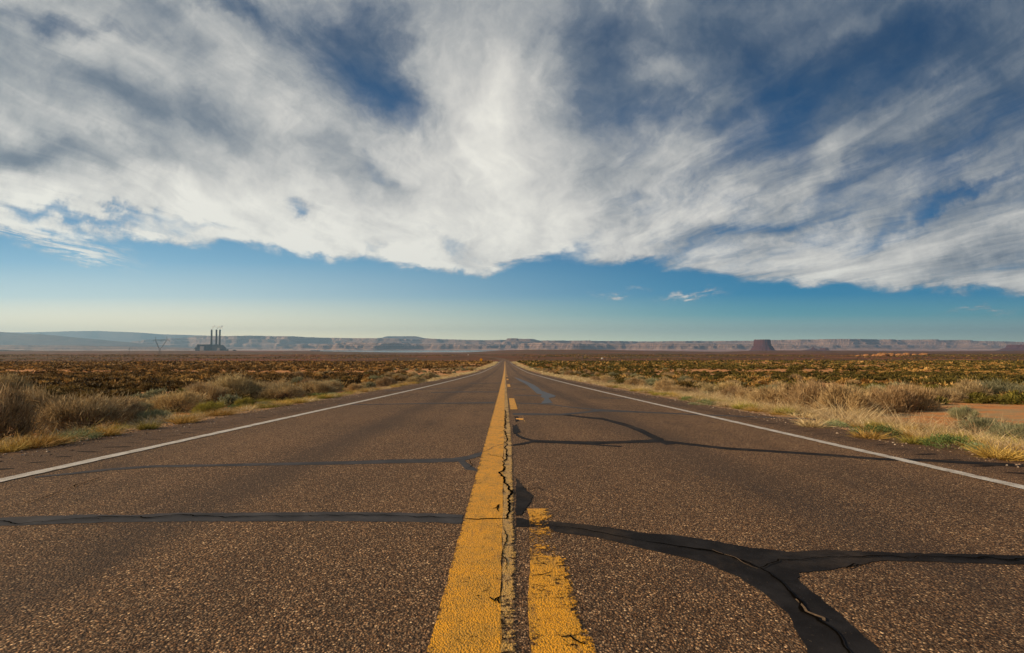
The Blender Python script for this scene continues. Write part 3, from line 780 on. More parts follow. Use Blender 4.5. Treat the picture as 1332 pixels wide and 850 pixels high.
# pale markers far off
for px_, yy, lab in ((783.2,467.4,'tiny pale hut on the dark plain right of the road'), (609,462.4,'tiny pale hut on the plain left of the road near the lake')):
    g = ground(px_, yy, False); z0 = float(H(g.x, g.y)); kk = g.y/FPX
    b = bpy.data.objects.new('hut', None); COL.objects.link(b); b.location = (g.x, g.y, z0); tag(b, lab, 'hut')
    kk *= 1. if px_ > 700 else .55; w = 1.1*kk; hgt = 1.3*kk
    mb = MB(); mb.box(-w, w, -w*.8, w*.8, -.5, hgt); mb.build('wall', M['whitepaint'], b)
    mb = MB(); mb.add([(-w*1.1,-w,hgt),(w*1.1,-w,hgt),(w*1.1,w,hgt),(-w*1.1,w,hgt),(-w*1.1,0,hgt*1.35),(w*1.1,0,hgt*1.35)], [[0,1,5,4],[2,3,4,5],[1,2,5],[3,0,4],[3,2,1,0]]); mb.build('roof', M['whitepaint'], b)

# ------------------------------------------------------------------ plants
def ribs(base, d, length, width, bend=.3, r=rng, droop=None):
    """tapered curved blades: returns verts, faces"""
    n = len(base); d = d/np.linalg.norm(d, axis=1)[:,None]
    rv = r.normal(size=(n,3)); side = np.cross(d, rv); side /= np.linalg.norm(side, axis=1)[:,None]+1e-9
    L = np.asarray(length).reshape(-1,1)*np.ones((n,1)); W = np.asarray(width).reshape(-1,1)*np.ones((n,1))
    bd = r.normal(size=(n,3))*bend
    if droop is not None: bd[:,2] += droop
    p0 = base; p1 = base + d*L*.5 + bd*L*.12; p2 = base + d*L + bd*L*.5
    V = np.stack([p0-side*W*.5, p0+side*W*.5, p1-side*W*.45, p1+side*W*.45, p2-side*W*.1, p2+side*W*.1], 1).reshape(-1,3)
    k = np.arange(n)*6
    F = np.concatenate([np.stack([k,k+1,k+3,k+2],1), np.stack([k+2,k+3,k+5,k+4],1)])
    return V, F
def hemi(n, r, up=.0):
    v = r.normal(size=(n,3)); v[:,2] = np.abs(v[:,2]) + up; return v/np.linalg.norm(v, axis=1)[:,None]

def bush(seed, n=7000, clumps=58, w=.0058, L=.095, flat=.95, nst=90):
    """unit bush: about 1 wide, .5 tall"""
    r = np.random.default_rng(seed)
    cd = hemi(clumps, r, .15); cr = r.uniform(.62, 1., clumps)[:,None]
    cc = cd*cr*np.array([.46,.46,.44*flat]) + np.array([0,0,.02])
    cs = r.uniform(.035, .085, clumps); ctone = r.uniform(.25,.75,clumps)
    k = r.integers(0, clumps, n)
    p = cc[k] + r.normal(size=(n,3))*cs[k][:,None]*.8
    p[:,2] = np.abs(p[:,2])
    out = p/np.array([.46,.46,.44]); d = out*1.0 + r.normal(size=(n,3))*.38 + np.array([.12,0,.75])
    V, F = ribs(p, d, L*r.uniform(.5,1.2,n)*.8, w*r.uniform(.6,1.5,n), .5, r)
    V[:,2] = np.maximum(V[:,2], -.01)
    tone = np.clip(ctone[k]+r.normal(size=n)*.2, 0, 1); tone = np.concatenate([tone, tone])
    # woody stems
    k2 = r.integers(0, clumps, nst); b = np.c_[r.normal(size=(nst,2))*.05, np.zeros(nst)]
    dd = cc[k2]-b; SV, SF = ribs(b, dd, np.linalg.norm(dd, axis=1), .014, .12, r)
    return (V, F, tone), (SV, SF)
def tuft(seed, n=380, h=.3, rad=.16, w=.006, lean=.55, flat=1.):
    r = np.random.default_rng(seed)
    a = r.uniform(0, 2*math.pi, n); q = np.sqrt(r.uniform(0,1,n))*rad
    b = np.c_[np.cos(a)*q, np.sin(a)*q, np.zeros(n)]
    d = np.c_[np.cos(a)*q/rad*lean, np.sin(a)*q/rad*lean, np.ones(n)] + r.normal(size=(n,3))*.22
    V, F = ribs(b, d, h*r.uniform(.45,1.1,n), w, .55, r, -.25)
    V[:,2] = np.maximum(V[:,2], -.02)
    tone = r.uniform(0,1,n); return (V, F, np.concatenate([tone,tone]))
def mound(seed, n=1500, w=.016, L=.05, ht=.32, clumps=26):
    r = np.random.default_rng(seed)
    cd = hemi(clumps, r, .1); cc = cd*np.array([.42,.42,ht*.85]); ct = r.uniform(.2,.8,clumps)
    k = r.integers(0, clumps, n); p = cc[k] + r.normal(size=(n,3))*.085*np.array([1,1,.6])
    p[:,2] = np.abs(p[:,2])
    d = p/np.array([.42,.42,ht]) + r.normal(size=(n,3))*.6 + np.array([0,0,.5])
    V, F = ribs(p, d, L*r.uniform(.6,1.3,n), w, .4, r); V[:,2] = np.maximum(V[:,2], -.01)
    tone = np.clip(ct[k]+r.normal(size=n)*.2, 0, 1); return (V, F, np.concatenate([tone,tone]))

def place_ok(x, y): return True
class Kind:
    def __init__(s, name, cat, mats, protos, stems=None):
        s.name, s.cat = name, cat; s.protos = protos; s.n = 0
        s.meshes = {}
        s.mats = mats; s.stems = stems; s.pm = {}
    def mesh(s, i, mk):
        if (i, mk) not in s.meshes:
            V, F, t = s.protos[i]; s.meshes[(i, mk)] = np_mesh(s.name, V, F, M[mk], False, t)
        return s.meshes[(i, mk)]
    def stem(s, i):
        if i not in s.pm: V, F = s.stems[i]; s.pm[i] = np_mesh('stem', V, F, M['twig'])
        return s.pm[i]
    def put(s, x, y, w, h, label, group=None, mk=None, i=None, rz=None, z=None):
        i = random.randrange(len(s.protos)) if i is None else i
        mk = mk or s.mats[0]
        z = float(H(x, y)) - .01 if z is None else z
        if s.stems:
            o = bpy.data.objects.new(s.name, None); COL.objects.link(o)
            f = link('foliage', s.mesh(i, mk), o); link('stem', s.stem(i), o)
        else:
            o = link(s.name, s.mesh(i, mk))
        o.location = (x, y, z); o.rotation_euler = (0, 0, random.uniform(0, 6.28) if rz is None else rz)
        o.scale = (w, w, h); tag(o, label, s.cat, group); return o
bp = [bush(100+i) for i in range(5)]
sage = Kind('sagebrush', 'shrub', ['sage'], [b[0] for b in bp], [b[1] for b in bp])
tufts = Kind('grass_tuft', 'grass tuft', ['yellow_grass'], [tuft(200+i, 520, 1.0, .42, .028, .75) for i in range(5)])
tall = Kind('straw_tuft', 'straw tuft', ['straw'], [tuft(220+i, 480, 1.0, .34, .008, .55) for i in range(4)])
weed = Kind('green_weed', 'weed', ['green'], [mound(240+i) for i in range(4)])
scr = Kind('scrub_bush', 'shrub', ['scrub'], [mound(260+i, 900, .035, .11, .40, 20) for i in range(5)])

used = []   # x, y, radius of what stands already
def free(x, y, r):
    for a, b, c in used:
        if (a-x)**2+(b-y)**2 < ((r+c)*.62)**2: return False
    return True
def hero(kind, px, yb, wpx, ytop, label, mk=None, group=None, wide=1.):
    g = ground(px, yb); 
    for _ in range(3):
        z = float(H(g.x, g.y)); g = ground(px, yb, False) if abs(g.x) > 4.9 else g
    k = g.y/FPX; w = wpx*k; h = (yb-ytop)*k*(.98 if px > 900 else .88)
    base = {'sagebrush': .50, 'grass_tuft': 1.0, 'straw_tuft': 1.0, 'green_weed': .36, 'scrub_bush': .46}[kind.name]
    ww = {'sagebrush': 1.0, 'grass_tuft': 1.5, 'straw_tuft': 1.1, 'green_weed': .95, 'scrub_bush': .98}[kind.name]
    kind.put(g.x, g.y+w*.15, w/ww, h/base, label, group, mk); used.append((g.x, g.y, w/2))
HS = [ # kind, px, ybase, width px, ytop, label, material
 (sage,-30,580,110,500,'dark-based pale brush cut by the left edge of the view','sage'),
 (sage,28,562,70,501,'tall pale brush at the left edge, behind the biggest rounded one','sage'),
 (sage,92,562,112,504,'biggest rounded pale sagebrush on the left verge','sage'),
 (sage,146,552,60,510,'leaning feathery sagebrush right of the biggest rounded one','sage'),
 (sage,176,540,40,522,'low olive brush between the feathery sagebrush and the wide tan one','sage_green'),
 (sage,222,537,78,507,'wide tan sagebrush with dark gaps, left of the tallest left clump','sage_tan'),
 (sage,262,528,60,497,'tan sagebrush at the left foot of the tallest left clump','sage_tan'),
 (sage,295,521,72,484,'tallest feathery sagebrush of the left clump, above the olive weeds','sage'),
 (sage,322,519,46,492,'slim pale brush at the right end of the tallest left clump','sage'),
 (sage,362,521,62,497,'rounded grey-tan sagebrush above the green mounds','sage'),
 (sage,408,514,58,493,'pale spiky sagebrush above the far green mound','sage'),
 (sage,-10,520,60,480,'pale brush standing back at the very left edge','sage'),
 (sage,270,540,40,519,'yellow-olive brush at the edge of the left shoulder','olive'),
 (sage,315,531,30,516,'small yellow-olive brush before the slim pale brush','olive'),
 (sage,195,551,46,530,'loose olive brush right of the low olive one, by the shoulder','sage_green'),
 (sage,540,499,30,489,'small rounded pale brush near the far left verge','sage'),
 (sage,500,503,34,489,'grey brush left of the small rounded pale one','sage'),
 (weed,98,573,44,557,'pale grey-green mound at the left shoulder edge','sage_mound'),
 (weed,312,532,32,524,'bright green weed at the left shoulder edge','green'),
 (weed,345,529,34,522,'pale green mound right of the bright green weed','sage_mound'),
 (weed,412,519,40,511,'long green mound on the left shoulder edge','green'),
 (weed,388,522,24,517,'small grey-green mound left of the long green one','sage_mound'),
 (weed,432,515,16,510,'small pale green mound at the far left shoulder','sage_mound'),
 (tufts,38,583,56,563,'bright yellow grass tuft at the left corner of the shoulder','yellow_grass'),
 (tufts,8,588,34,572,'dull yellow grass tuft cut by the left edge','yellow_grass'),
 (tufts,62,580,34,566,'yellow-green tuft left of the pale grey-green mound','yellow_grass'),
 (tufts,135,568,32,552,'golden grass tuft right of the pale grey-green mound','yellow_grass'),
 (tufts,190,559,24,546,'tall olive tuft hanging over the left shoulder edge','olive'),
 (tufts,236,551,34,538,'low golden mat of grass below the wide tan sagebrush','yellow_grass'),
 (tufts,285,541,34,532,'golden grass strip below the tallest left clump','yellow_grass'),
 (tufts,368,527,20,520,'small orange-yellow tuft on the left shoulder edge','yellow_grass'),
 (sage,960,521,50,503,'tan brush left of the roadside row on the right','sage_tan'),
 (sage,1012,530,66,503,'first wide tan brush of the roadside row on the right','sage_tan'),
 (sage,1062,534,70,494,'tallest tan brush of the right row, with plumed tops','sage_tan'),
 (sage,1108,541,76,502,'low wide tan brush between plumed and rounded ones','sage_tan'),
 (sage,1168,536,62,501,'rounded golden-tan brush of the right row','sage_tan'),
 (sage,1198,534,60,500,'rounded golden-tan brush beside its twin, at the right end of the row','sage_tan'),
 (sage,1236,524,50,505,'low grey brush behind the orange dirt patch','sage'),
 (sage,1268,522,44,494,'rounded grey-tan brush left of the two at the right edge','sage'),
 (sage,1312,521,76,495,'broad olive-tan brush at the right edge behind the dirt','sage_green'),
 (sage,1300,572,84,545,'grey-green brush in front of the dirt patch at the right edge','sage_green'),
 (sage,1340,582,70,548,'dark grey-green brush cut by the right edge','sage_green'),
 (sage,1258,546,38,528,'small straw-green brush on the orange dirt','sage_green'),
 (sage,1146,520,40,503,'short brush peeking out behind the right row','sage'),
 (sage,880,514,40,498,'grey-tan brush far along the right verge','sage_tan'),
 (sage,828,505,34,490,'pale brush on the right verge past the first dark scrub','sage_tan'),
 (weed,1245,584,58,567,'bright green mound at the right shoulder edge','green'),
 (weed,1278,588,26,576,'grey-green mound right of the bright green one','sage_mound'),
 (weed,1146,568,50,553,'dark green mound in the straw on the right','green'),
 (weed,1090,556,26,546,'pale green weed left of the dark green mound','sage_mound'),
 (weed,916,527,30,519,'pale green mound further up the right shoulder','sage_mound'),
 (weed,898,522,24,515,'olive mound left of the pale green one on the right shoulder','green'),
 (weed,1328,575,40,558,'grey-green weed at the right edge above the yellow tuft','sage_mound'),
 (tufts,1312,598,60,580,'yellow grass tuft at the right corner of the shoulder','yellow_grass'),
 (tufts,1195,578,34,566,'olive-yellow tuft left of the bright green mound','olive'),
 (tufts,1135,571,40,560,'pale yellow tuft below the dark green mound','yellow_grass'),
 (tufts,1060,556,34,544,'straw-yellow tuft at the right shoulder edge','straw'),
]
for hk in HS: hero(hk[0], hk[1], hk[2], hk[3], hk[4], hk[5], hk[6])
# pale stone on the right verge
g = ground(1221, 564, False); V = []; n = 14
for a in range(6):
    ph = a/5*math.pi/2
    for j in range(n):
        t_ = 2*math.pi*j/n; rr = math.cos(ph)**.5*(1+.4*(float(fbm(math.cos(t_)*2+5, math.sin(t_)*2+a*.5, 3))-.5))
        V.append((math.cos(t_)*rr*.13, math.sin(t_)*rr*.1, -.02+.08*math.sin(ph)))
o = link('stone', np_mesh('stone', V, [[a*n+j, a*n+(j+1) % n, (a+1)*n+(j+1) % n, (a+1)*n+j] for a in range(5) for j in range(n)]+[[5*n+j for j in range(n)]], M['slick'], True), loc=g)
tag(o, 'flat pale orange stone among the straw beside the orange dirt', 'stone'); used.append((g.x, g.y, .2))

# bare sand: nothing grows here
def bare(x, y):
    for px_, py_, rx, ry in ((1238,549,1.5,1.3),(1316,534,3.0,1.9),(1222,558,.8,.6),(600,476,0,0)):
        if rx == 0: continue
        if (px_, py_) not in BARE: BARE[(px_, py_)] = ground(px_, py_, False)
        g = BARE[(px_, py_)]
        if ((x-g.x)/rx)**2 + ((y-g.y)/ry)**2 < 1: return True
    return False
BARE = {}
def seen(x, y, m=.06): return y > 1 and -1.07-m < x/y < 1.09+m

# the brush belt on both sides
G1 = {-1: 'sagebrush along the left verge', 1: 'tan brush along the right verge'}
L1 = {-1: 'pale dry sagebrush in the belt of brush left of the road', 1: 'tan dry sagebrush in the belt of brush right of the road'}
cnt = 0
for tr in range(9000):
    sd = random.choice((-1, 1)); y = 4 + 120*random.random()**1.7
    xx = random.uniform(6.2, 9.5 + y*.05) if random.random() < .75 else random.uniform(6, 14+y*.2)
    x = sd*xx
    if not seen(x, y) or bare(x, y): continue
    w = random.uniform(.55, 1.15)*(1+.1*(y > 40))
    if y < 14: w *= .8
    if fbm(x/5+9, y/7+3, 2) < .47 or not free(x, y, w/2): continue
    h = w*random.uniform(.42, .62)
    if y < 9: h = min(h, .42)
    if random.random() < .28:
        scr.put(x, y, w*.8, h/.46*.75, 'dark olive bush among the pale brush ' + ('left' if sd < 0 else 'right') + ' of the road', 'dark bushes in the brush belt ' + ('left' if sd < 0 else 'right'), random.choice(['scrub', 'scrub_green', 'sage_green']))
        used.append((x, y, w*.35)); continue
    sage.put(x, y, w, h/.5*.84, L1[sd], G1[sd], random.choice(['sage','sage','sage_tan','sage_green'] if sd < 0 else ['sage_tan','sage_tan','sage','sage_green']))
    used.append((x, y, w/2)); cnt += 1
    if cnt >= 240: break
print('belt', cnt)
# grass tufts on the verge: first ones singly
G2 = {-1: 'grass tufts on the left verge', 1: 'grass tufts on the right verge'}
L2 = {-1: 'yellow grass tuft along the edge of the left shoulder', 1: 'straw grass tuft along the edge of the right shoulder'}
rest_tuft = []; cnt = {1: 0, -1: 0}
c2 = 0
for y in sorted(3.2 + 250*np.random.default_rng(3).random(2600)**2.4):
    sd = random.choice((-1, 1))
    edge = 4.95 if sd < 0 else 4.72
    x = sd*(edge + abs(random.gauss(0, .45)) + .05)
    if not seen(x, y) or bare(x, y): continue
    w = random.uniform(.14, .40) * (1+.012*min(y, 60)); h = random.uniform(.05, .13)*(1+.008*min(y, 60))
    if fbm(x*.8+sd*9, y*.5, 3) < .46: continue
    if cnt[sd] < 140:
        if not free(x, y, w*.35): continue
        mk = random.choice(['yellow_grass','yellow_grass','olive','straw'] if sd < 0 else ['straw','straw','yellow_grass','olive'])
        tufts.put(x, y, w/1.5, h, L2[sd], G2[sd], mk); used.append((x, y, w*.3)); cnt[sd] += 1
    else: rest_tuft.append((x, y, w, h))
# tall straw grass on the right verge and a few weeds
cnt = 0
for tr in range(6000):
    sd = 1 if random.random() < .78 else -1
    y = 5 + 60*random.random()**1.6; x = sd*random.uniform(5.3, 7.6)
    if not seen(x, y) or bare(x, y): continue
    if sd < 0 and random.random() < .5: continue
    h = random.uniform(.12, .27)*(.6 if sd < 0 else 1)
    if not free(x, y, .14): continue
    tall.put(x, y, random.uniform(.5, .9), h, 'tall dry straw grass standing among the verge brush ' + ('right' if sd > 0 else 'left') + ' of the road', 'straw grass ' + ('right' if sd > 0 else 'left') + ' of the road', 'straw' if sd > 0 or random.random() < .4 else 'olive')
    used.append((x, y, .15)); cnt += 1
    if cnt >= 230: break
print('tall', cnt)
for tr in range(400):
    sd = random.choice((-1, 1)); y = 8 + 50*random.random()**1.5; x = sd*(5.05+random.random()*.9)
    if not seen(x, y) or not free(x, y, .2): continue
    weed.put(x, y, random.uniform(.25,.5), random.uniform(.25,.5), 'low green weed among the grass ' + ('right' if sd > 0 else 'left') + ' of the road', 'green weeds ' + ('right' if sd > 0 else 'left') + ' of the road', random.choice(['green','sage_mound','olive']))
    used.append((x, y, .2))
    if len(used) > 900: break

# dark scrub of the flats: the first 290 singly, the rest as one cover
r2 = np.random.default_rng(11)
def scatter(n, y0, y1, pw, xin):
    y = y0 + (y1-y0)*r2.random(n)**pw; x = r2.uniform(-1.16, 1.18, n)*y
    k = np.abs(x) > xin + 0*y
    return x[k], y[k]
xs, ys = scatter(5200, 9, 42, .9, 7.6)
o_ = np.argsort(ys); cnt = 0
rest = []
for x, y in zip(xs[o_], ys[o_]):
    sd = -1 if x < 0 else 1
    if fbm(x/4+3, y/4+8, 3) < .40 or bare(x, y): continue
    w = random.uniform(.35, .85)
    if cnt < 290:
        if not free(x, y, w*.45): continue
        scr.put(x, y, w, w*random.uniform(.7, 1.0), 'dark low scrub bush on the sandy flat ' + ('left' if sd < 0 else 'right') + ' of the road, behind the verge brush',
                'dark scrub bushes ' + ('left' if sd < 0 else 'right') + ' of the road', 'scrub' if (sd < 0 or random.random() < .3) else 'scrub_green')
        used.append((x, y, w*.4)); cnt += 1
    else: rest.append((x, y, w))
print('scrub', cnt, 'rest', len(rest))

def cover(name, protos, X, Y, W, Hh, mt, label, cat, seed=0, tilt=0):
    """many plants as one cover object"""
    r = np.random.default_rng(seed); X = np.asarray(X, float); Y = np.asarray(Y, float); W = np.asarray(W, float); Hh = np.asarray(Hh, float)
    Z = H(X, Y) - .02; pick = r.integers(0, len(protos), len(X)); rot = r.uniform(0, 2*math.pi, len(X)); tn = r.normal(size=len(X))*.22
    VV = []; FF = []; TT = []; off = 0
    for p, (V, F, t) in enumerate(protos):
        s = np.where(pick == p)[0]
        if not len(s): continue
        c, sn = np.cos(rot[s])[:,None], np.sin(rot[s])[:,None]
        x = (V[:,0][None]*c - V[:,1][None]*sn)*W[s][:,None] + X[s][:,None]
        y = (V[:,0][None]*sn + V[:,1][None]*c)*W[s][:,None] + Y[s][:,None]
        z = V[:,2][None]*Hh[s][:,None] + Z[s][:,None]
        VV.append(np.stack([x, y, z], -1).reshape(-1, 3))
        FF.append((F[None] + (np.arange(len(s))*len(V))[:,None,None] + off).reshape(-1, 4))
        TT.append(np.clip(t[None] + tn[s][:,None], 0, 1).ravel()); off += len(s)*len(V)
    o = link(name, np_mesh(name, np.concatenate(VV), np.concatenate(FF), mt, False, np.concatenate(TT)))
    tag(o, label, cat, kind='stuff'); return o
lodA = [mound(300+i, 110, .11, .22, .42, 12) for i in range(4)]
lodB = [mound(320+i, 34, .22, .32, .42, 8) for i in range(4)]
lodC = [mound(340+i, 12, .40, .45, .42, 5) for i in range(4)]
def band(n, y0, y1, pw=1., xin=7.6, thr=.36, sc=6):
    x, y = scatter(n, y0, y1, pw, xin); k = (fbm(x/sc+3, y/sc+8, 3) > thr) & (fbm(x/(sc*5)+13, y/(sc*7)+8, 3) > np.where(x < 0, .28, .14) + .2*r2.random(len(x)))
    return x[k], y[k]
# nearest part of the rest
rx = np.array([a[0] for a in rest]); ry = np.array([a[1] for a in rest]); rw = np.array([a[2] for a in rest])
def ndens(y0, y1, dens): return int(dens*2.34*(y1*y1-y0*y0)/2)
parts = []
xa, ya = band(ndens(20, 75, 1.25), 20, 75, .55); xa = np.r_[rx, xa]; ya = np.r_[ry, ya]
wa = r2.uniform(.3, .8, len(xa))
def split_cover(x, y, w, protos, seed):
    lf = x < 0; q = r2.random(len(x))
    pat = fbm(x/14+70, y/30+20, 3)
    yel = q < np.where(lf, .16, .07) + .35*(pat > .60)
    for k, mt, nm, lab in (((~yel) & lf, 'scrub', 'scrubland', 'dark low scrub covering the flats left of the road'), ((~yel) & ~lf, 'scrub_green', 'scrubland', 'dark green scrub covering the flats right of the road'), (yel, 'scrub_yellow', 'dry_grassland', 'dry yellow clumps scattered through the scrub on both sides')):
        ACC.setdefault(mt, {'lab': lab, 'nm': nm, 'items': []})['items'].append((x[k], y[k], w[k], protos))
ACC = {}
split_cover(xa, ya, wa, lodA, 1)
xb, yb = band(ndens(75, 170, .62), 75, 170, .55, sc=9, thr=.36); split_cover(xb, yb, .3+1.0*r2.random(len(xb))**2, lodB, 2)
xc, yc = band(ndens(170, 372, .24), 170, 372, .6, 8.5, .33, 14); split_cover(xc, yc, .5+1.5*r2.random(len(xc))**2, lodC, 3)
xd, yd = band(ndens(372, 1100, .024), 372, 1100, .5, 14, .44, 60); kd = np.abs(xd-road_cx(yd)) > 9
split_cover(xd[kd], yd[kd], r2.uniform(.8, 1.8, kd.sum()), lodC, 4)
for mt, A in ACC.items():
    VV = []; FF = []; TT = []; off = 0
    for j, (x, y, w, protos) in enumerate(A['items']):
        hh = w*r2.uniform(.55, 1.0, len(w))
        o = cover('tmp', protos, x, y, w, hh, M[mt], None, None, j+5)
        me = o.data; n = len(me.vertices); co = np.zeros(n*3, np.float32); me.vertices.foreach_get('co', co)
        li = np.zeros(len(me.loops), np.int32); me.loops.foreach_get('vertex_index', li); tt = np.zeros(len(me.polygons), np.float32); me.attributes['tone'].data.foreach_get('value', tt)
        VV.append(co.reshape(-1,3)); FF.append(li.reshape(-1,4)+off); TT.append(tt); off += n
        bpy.data.objects.remove(o); bpy.data.meshes.remove(me)
    o = link(A['nm'], np_mesh(A['nm'], np.concatenate(VV), np.concatenate(FF), M[mt], False, np.concatenate(TT)))
    tag(o, A['lab'], 'scrub' if A['nm'] == 'scrubland' else 'grass', kind='stuff')
    print(mt, len(o.data.polygons))
# the verge grass beyond the single tufts, and straw litter under the brush
tp = [tuft(400+i, 60, 1.0, .45, .10, .8) for i in range(4)]
a = np.array(rest_tuft)
ex = r2.uniform(5.0, 7.4, 5200)*np.where(r2.random(5200) < .5, -1, 1); ey = 3.5 + 340*r2.random(5200)**1.5
X = np.r_[a[:,0], ex]; Y = np.r_[a[:,1], ey]; W = np.r_[a[:,2], r2.uniform(.2,.5,5200)*(1+.008*ey)]; Hh = np.r_[a[:,3], r2.uniform(.04,.15,5200)*(1+.004*ey)]
kb = np.array([not bare(x, y) and seen(x, y) and not (y > 45 and vnoise(x*.6, y*.09) < .42) and not (x < 0 and y < 40 and (x < -5.7 or vnoise(x*1.5, y*.9) < .45)) for x, y in zip(X, Y)])
X, Y, W, Hh = X[kb], Y[kb], W[kb], Hh[kb]; kn = Y < 30
tpn = [tuft(420+i, 130, 1.0, .45, .03, .8) for i in range(4)]
cover('verge_grass', tpn, X[kn], Y[kn], W[kn]/1.4, Hh[kn], M['straw'], 'short straw grass filling the verges on both sides of the near road', 'grass', 8)
cover('verge_grass', tp, X[~kn], Y[~kn], W[~kn]/1.1, Hh[~kn], M['straw'], 'straw grass lining both verges of the road into the distance', 'grass', 9)

# gravel spilled along the pavement edge
def peb_cover(n):
    sd = np.where(r2.random(n) < .5, -1, 1); y = 2.5 + 45*r2.random(n)**1.8
    x = np.where(sd < 0, -4.72, 4.52)*1. + sd*(r2.exponential(.22, n)) - sd*.12*(r2.random(n) < .4)*r2.random(n)*4
    w = r2.uniform(.004, .016, n)*(1+.02*y)
    VV = []; FF = []; TT = []
    for i in range(n):
        k = r2.normal(size=(6,3)); Vb = np.array([[1,0,0],[0,1,0],[-1,0,0],[0,-1,0],[0,0,.8],[0,0,-.5]])*r2.uniform(.55,1.15,(6,1)); a = r2.uniform(0, 6.28); c_, s_ = math.cos(a), math.sin(a)
        Vr = np.c_[Vb[:,0]*c_-Vb[:,1]*s_, Vb[:,0]*s_+Vb[:,1]*c_, Vb[:,2]]*w[i]
        VV.append(Vr); FF.append(np.array([[0,1,4],[1,2,4],[2,3,4],[3,0,4],[1,0,5],[2,1,5],[3,2,5],[0,3,5]])+6*i); TT.append(np.full(8, r2.random()))
    V = np.concatenate(VV); cx = np.repeat(x, 6); cy = np.repeat(y, 6); inr = (cx > -4.75) & (cx < 4.55)
    V[:,2] += np.where(inr, CAMZ-drop(cy)+.005, H(cx, cy)) + .002; V[:,0] += cx; V[:,1] += cy
    o = link('gravel', np_mesh('gravel', V, np.concatenate(FF), M['pebble'], False, np.concatenate(TT))); tag(o, 'small stones spilled along both edges of the pavement', 'gravel', kind='stuff')
M['pebble'] = m_plant('pebble', (.10,.07,.05), (.26,.18,.12), (.52,.42,.32), 0., .9)
peb_cover(9000)

# ------------------------------------------------------------------ sky
SUN_AZ, SUN_EL = R(-98), R(21)
world = bpy.data.worlds.new('World'); SC.world = world; world.use_nodes = True
wn = world.node_tree; wn.nodes.clear(); t = NT(wn)
tc = t.new('ShaderNodeTexCoord').outputs['Generated']
s = t.sep(tc); X, Y, Z = s[0], s[1], s[2]
ysafe = t.math('MAXIMUM', Y, .15)
u = t.math('DIVIDE', X, ysafe); v = t.math('DIVIDE', Z, ysafe)
zsafe = t.math('ADD', t.math('MAXIMUM', Z, 0.), .05)
cpx = t.math('DIVIDE', X, zsafe); cpy = t.math('DIVIDE', Y, zsafe)
cp = t.comb(cpx, cpy, 0.)
uv = t.comb(u, v, 0.)
wv = t.new('ShaderNodeTexNoise'); t.put(wv.inputs['Vector'], uv); wv.inputs['Scale'].default_value = 3.2; wv.inputs['Detail'].default_value = 6; wv.inputs['Roughness'].default_value = .6
warp = t.vmath('SCALE', t.vmath('SUBTRACT', wv.outputs['Color'], (.5,.5,.5)))
warp.node.inputs[3].default_value = .26
uvw = t.vmath('ADD', uv, warp)
def blob(px, py, rx, ry, ang, amp, src=uvw):
    m_ = t.mapping(src, ((px-657)/FPX, (452-py)/FPX, 0), (0,0,R(ang)), (rx/FPX, ry/FPX, 1e3), 'TEXTURE')
    l = t.vmath('LENGTH', m_)
    return t.math('MULTIPLY', t.math('EXPONENT', t.math('MULTIPLY', t.math('MULTIPLY', l, l), -1.0)), amp)
def total(bl):
    a = bl[0]
    for b in bl[1:]: a = t.math('ADD', a, b)
    return a
side = t.mapr(t.math('ABSOLUTE', t.math('ADD', u, .02)), .02, .40, .25, 1.)      # streaks fan out, the middle is puffy
wcp = t.new('ShaderNodeTexNoise'); t.put(wcp.inputs['Vector'], cp); wcp.inputs['Scale'].default_value = .9; wcp.inputs['Detail'].default_value = 4
cpw = t.vmath('ADD', cp, t.comb(t.math('MULTIPLY', t.math('SUBTRACT', wcp.outputs['Fac'], .5), .9), 0., 0.))
fil = t.noise(t.mapping(cpw, rot=(0,0,R(-6)), scale=(1.0, .30, 1)), 1.7, 10, .64, .25)
fine = t.noise(t.mapping(cpw, rot=(0,0,R(8)), scale=(3.0, 1.1, 1)), 2.6, 9, .68, .3)
puff = t.noise(t.mapping(uv, scale=(.8, 1.5, 1)), 8.5, 10, .60, .3)
lump = t.noise(uvw, 4.2, 10, .64, .15)
# lower edge of the cloud deck over the azimuth
fc = t.new('ShaderNodeFloatCurve'); t.put(fc.inputs['Value'], t.mapr(u, -1.3, 1.3, 0., 1., False))
cm = fc.mapping; cv = cm.curves[0]
pts = [(-140,292),(0,303),(60,309),(125,316),(230,322),(330,326),(400,338),(480,345),(560,356),(622,362),(660,352),(705,344),(760,343),(830,345),(880,352),(930,362),(1060,374),(1180,378),(1260,384),(1340,394),(1460,404)]
for k_, (px_, py_) in enumerate(pts):
    X0 = ((px_-657)/FPX+1.3)/2.6; Y0 = (452-py_)/FPX*2
    if k_ == 0: cv.points[0].location = (X0, Y0)
    elif k_ == len(pts)-1: cv.points[1].location = (X0, Y0)
    else: cv.points.new(X0, Y0)
cm.update()
edge = t.math('MULTIPLY', fc.outputs[0], .5)
ve = t.math('SUBTRACT', v, edge)
ve = t.math('ADD', ve, t.math('MULTIPLY', t.math('SUBTRACT', puff, .5), .11))
deck = t.mapr(ve, -.004, .026)
deckdeep = t.mapr(ve, 0., .20)
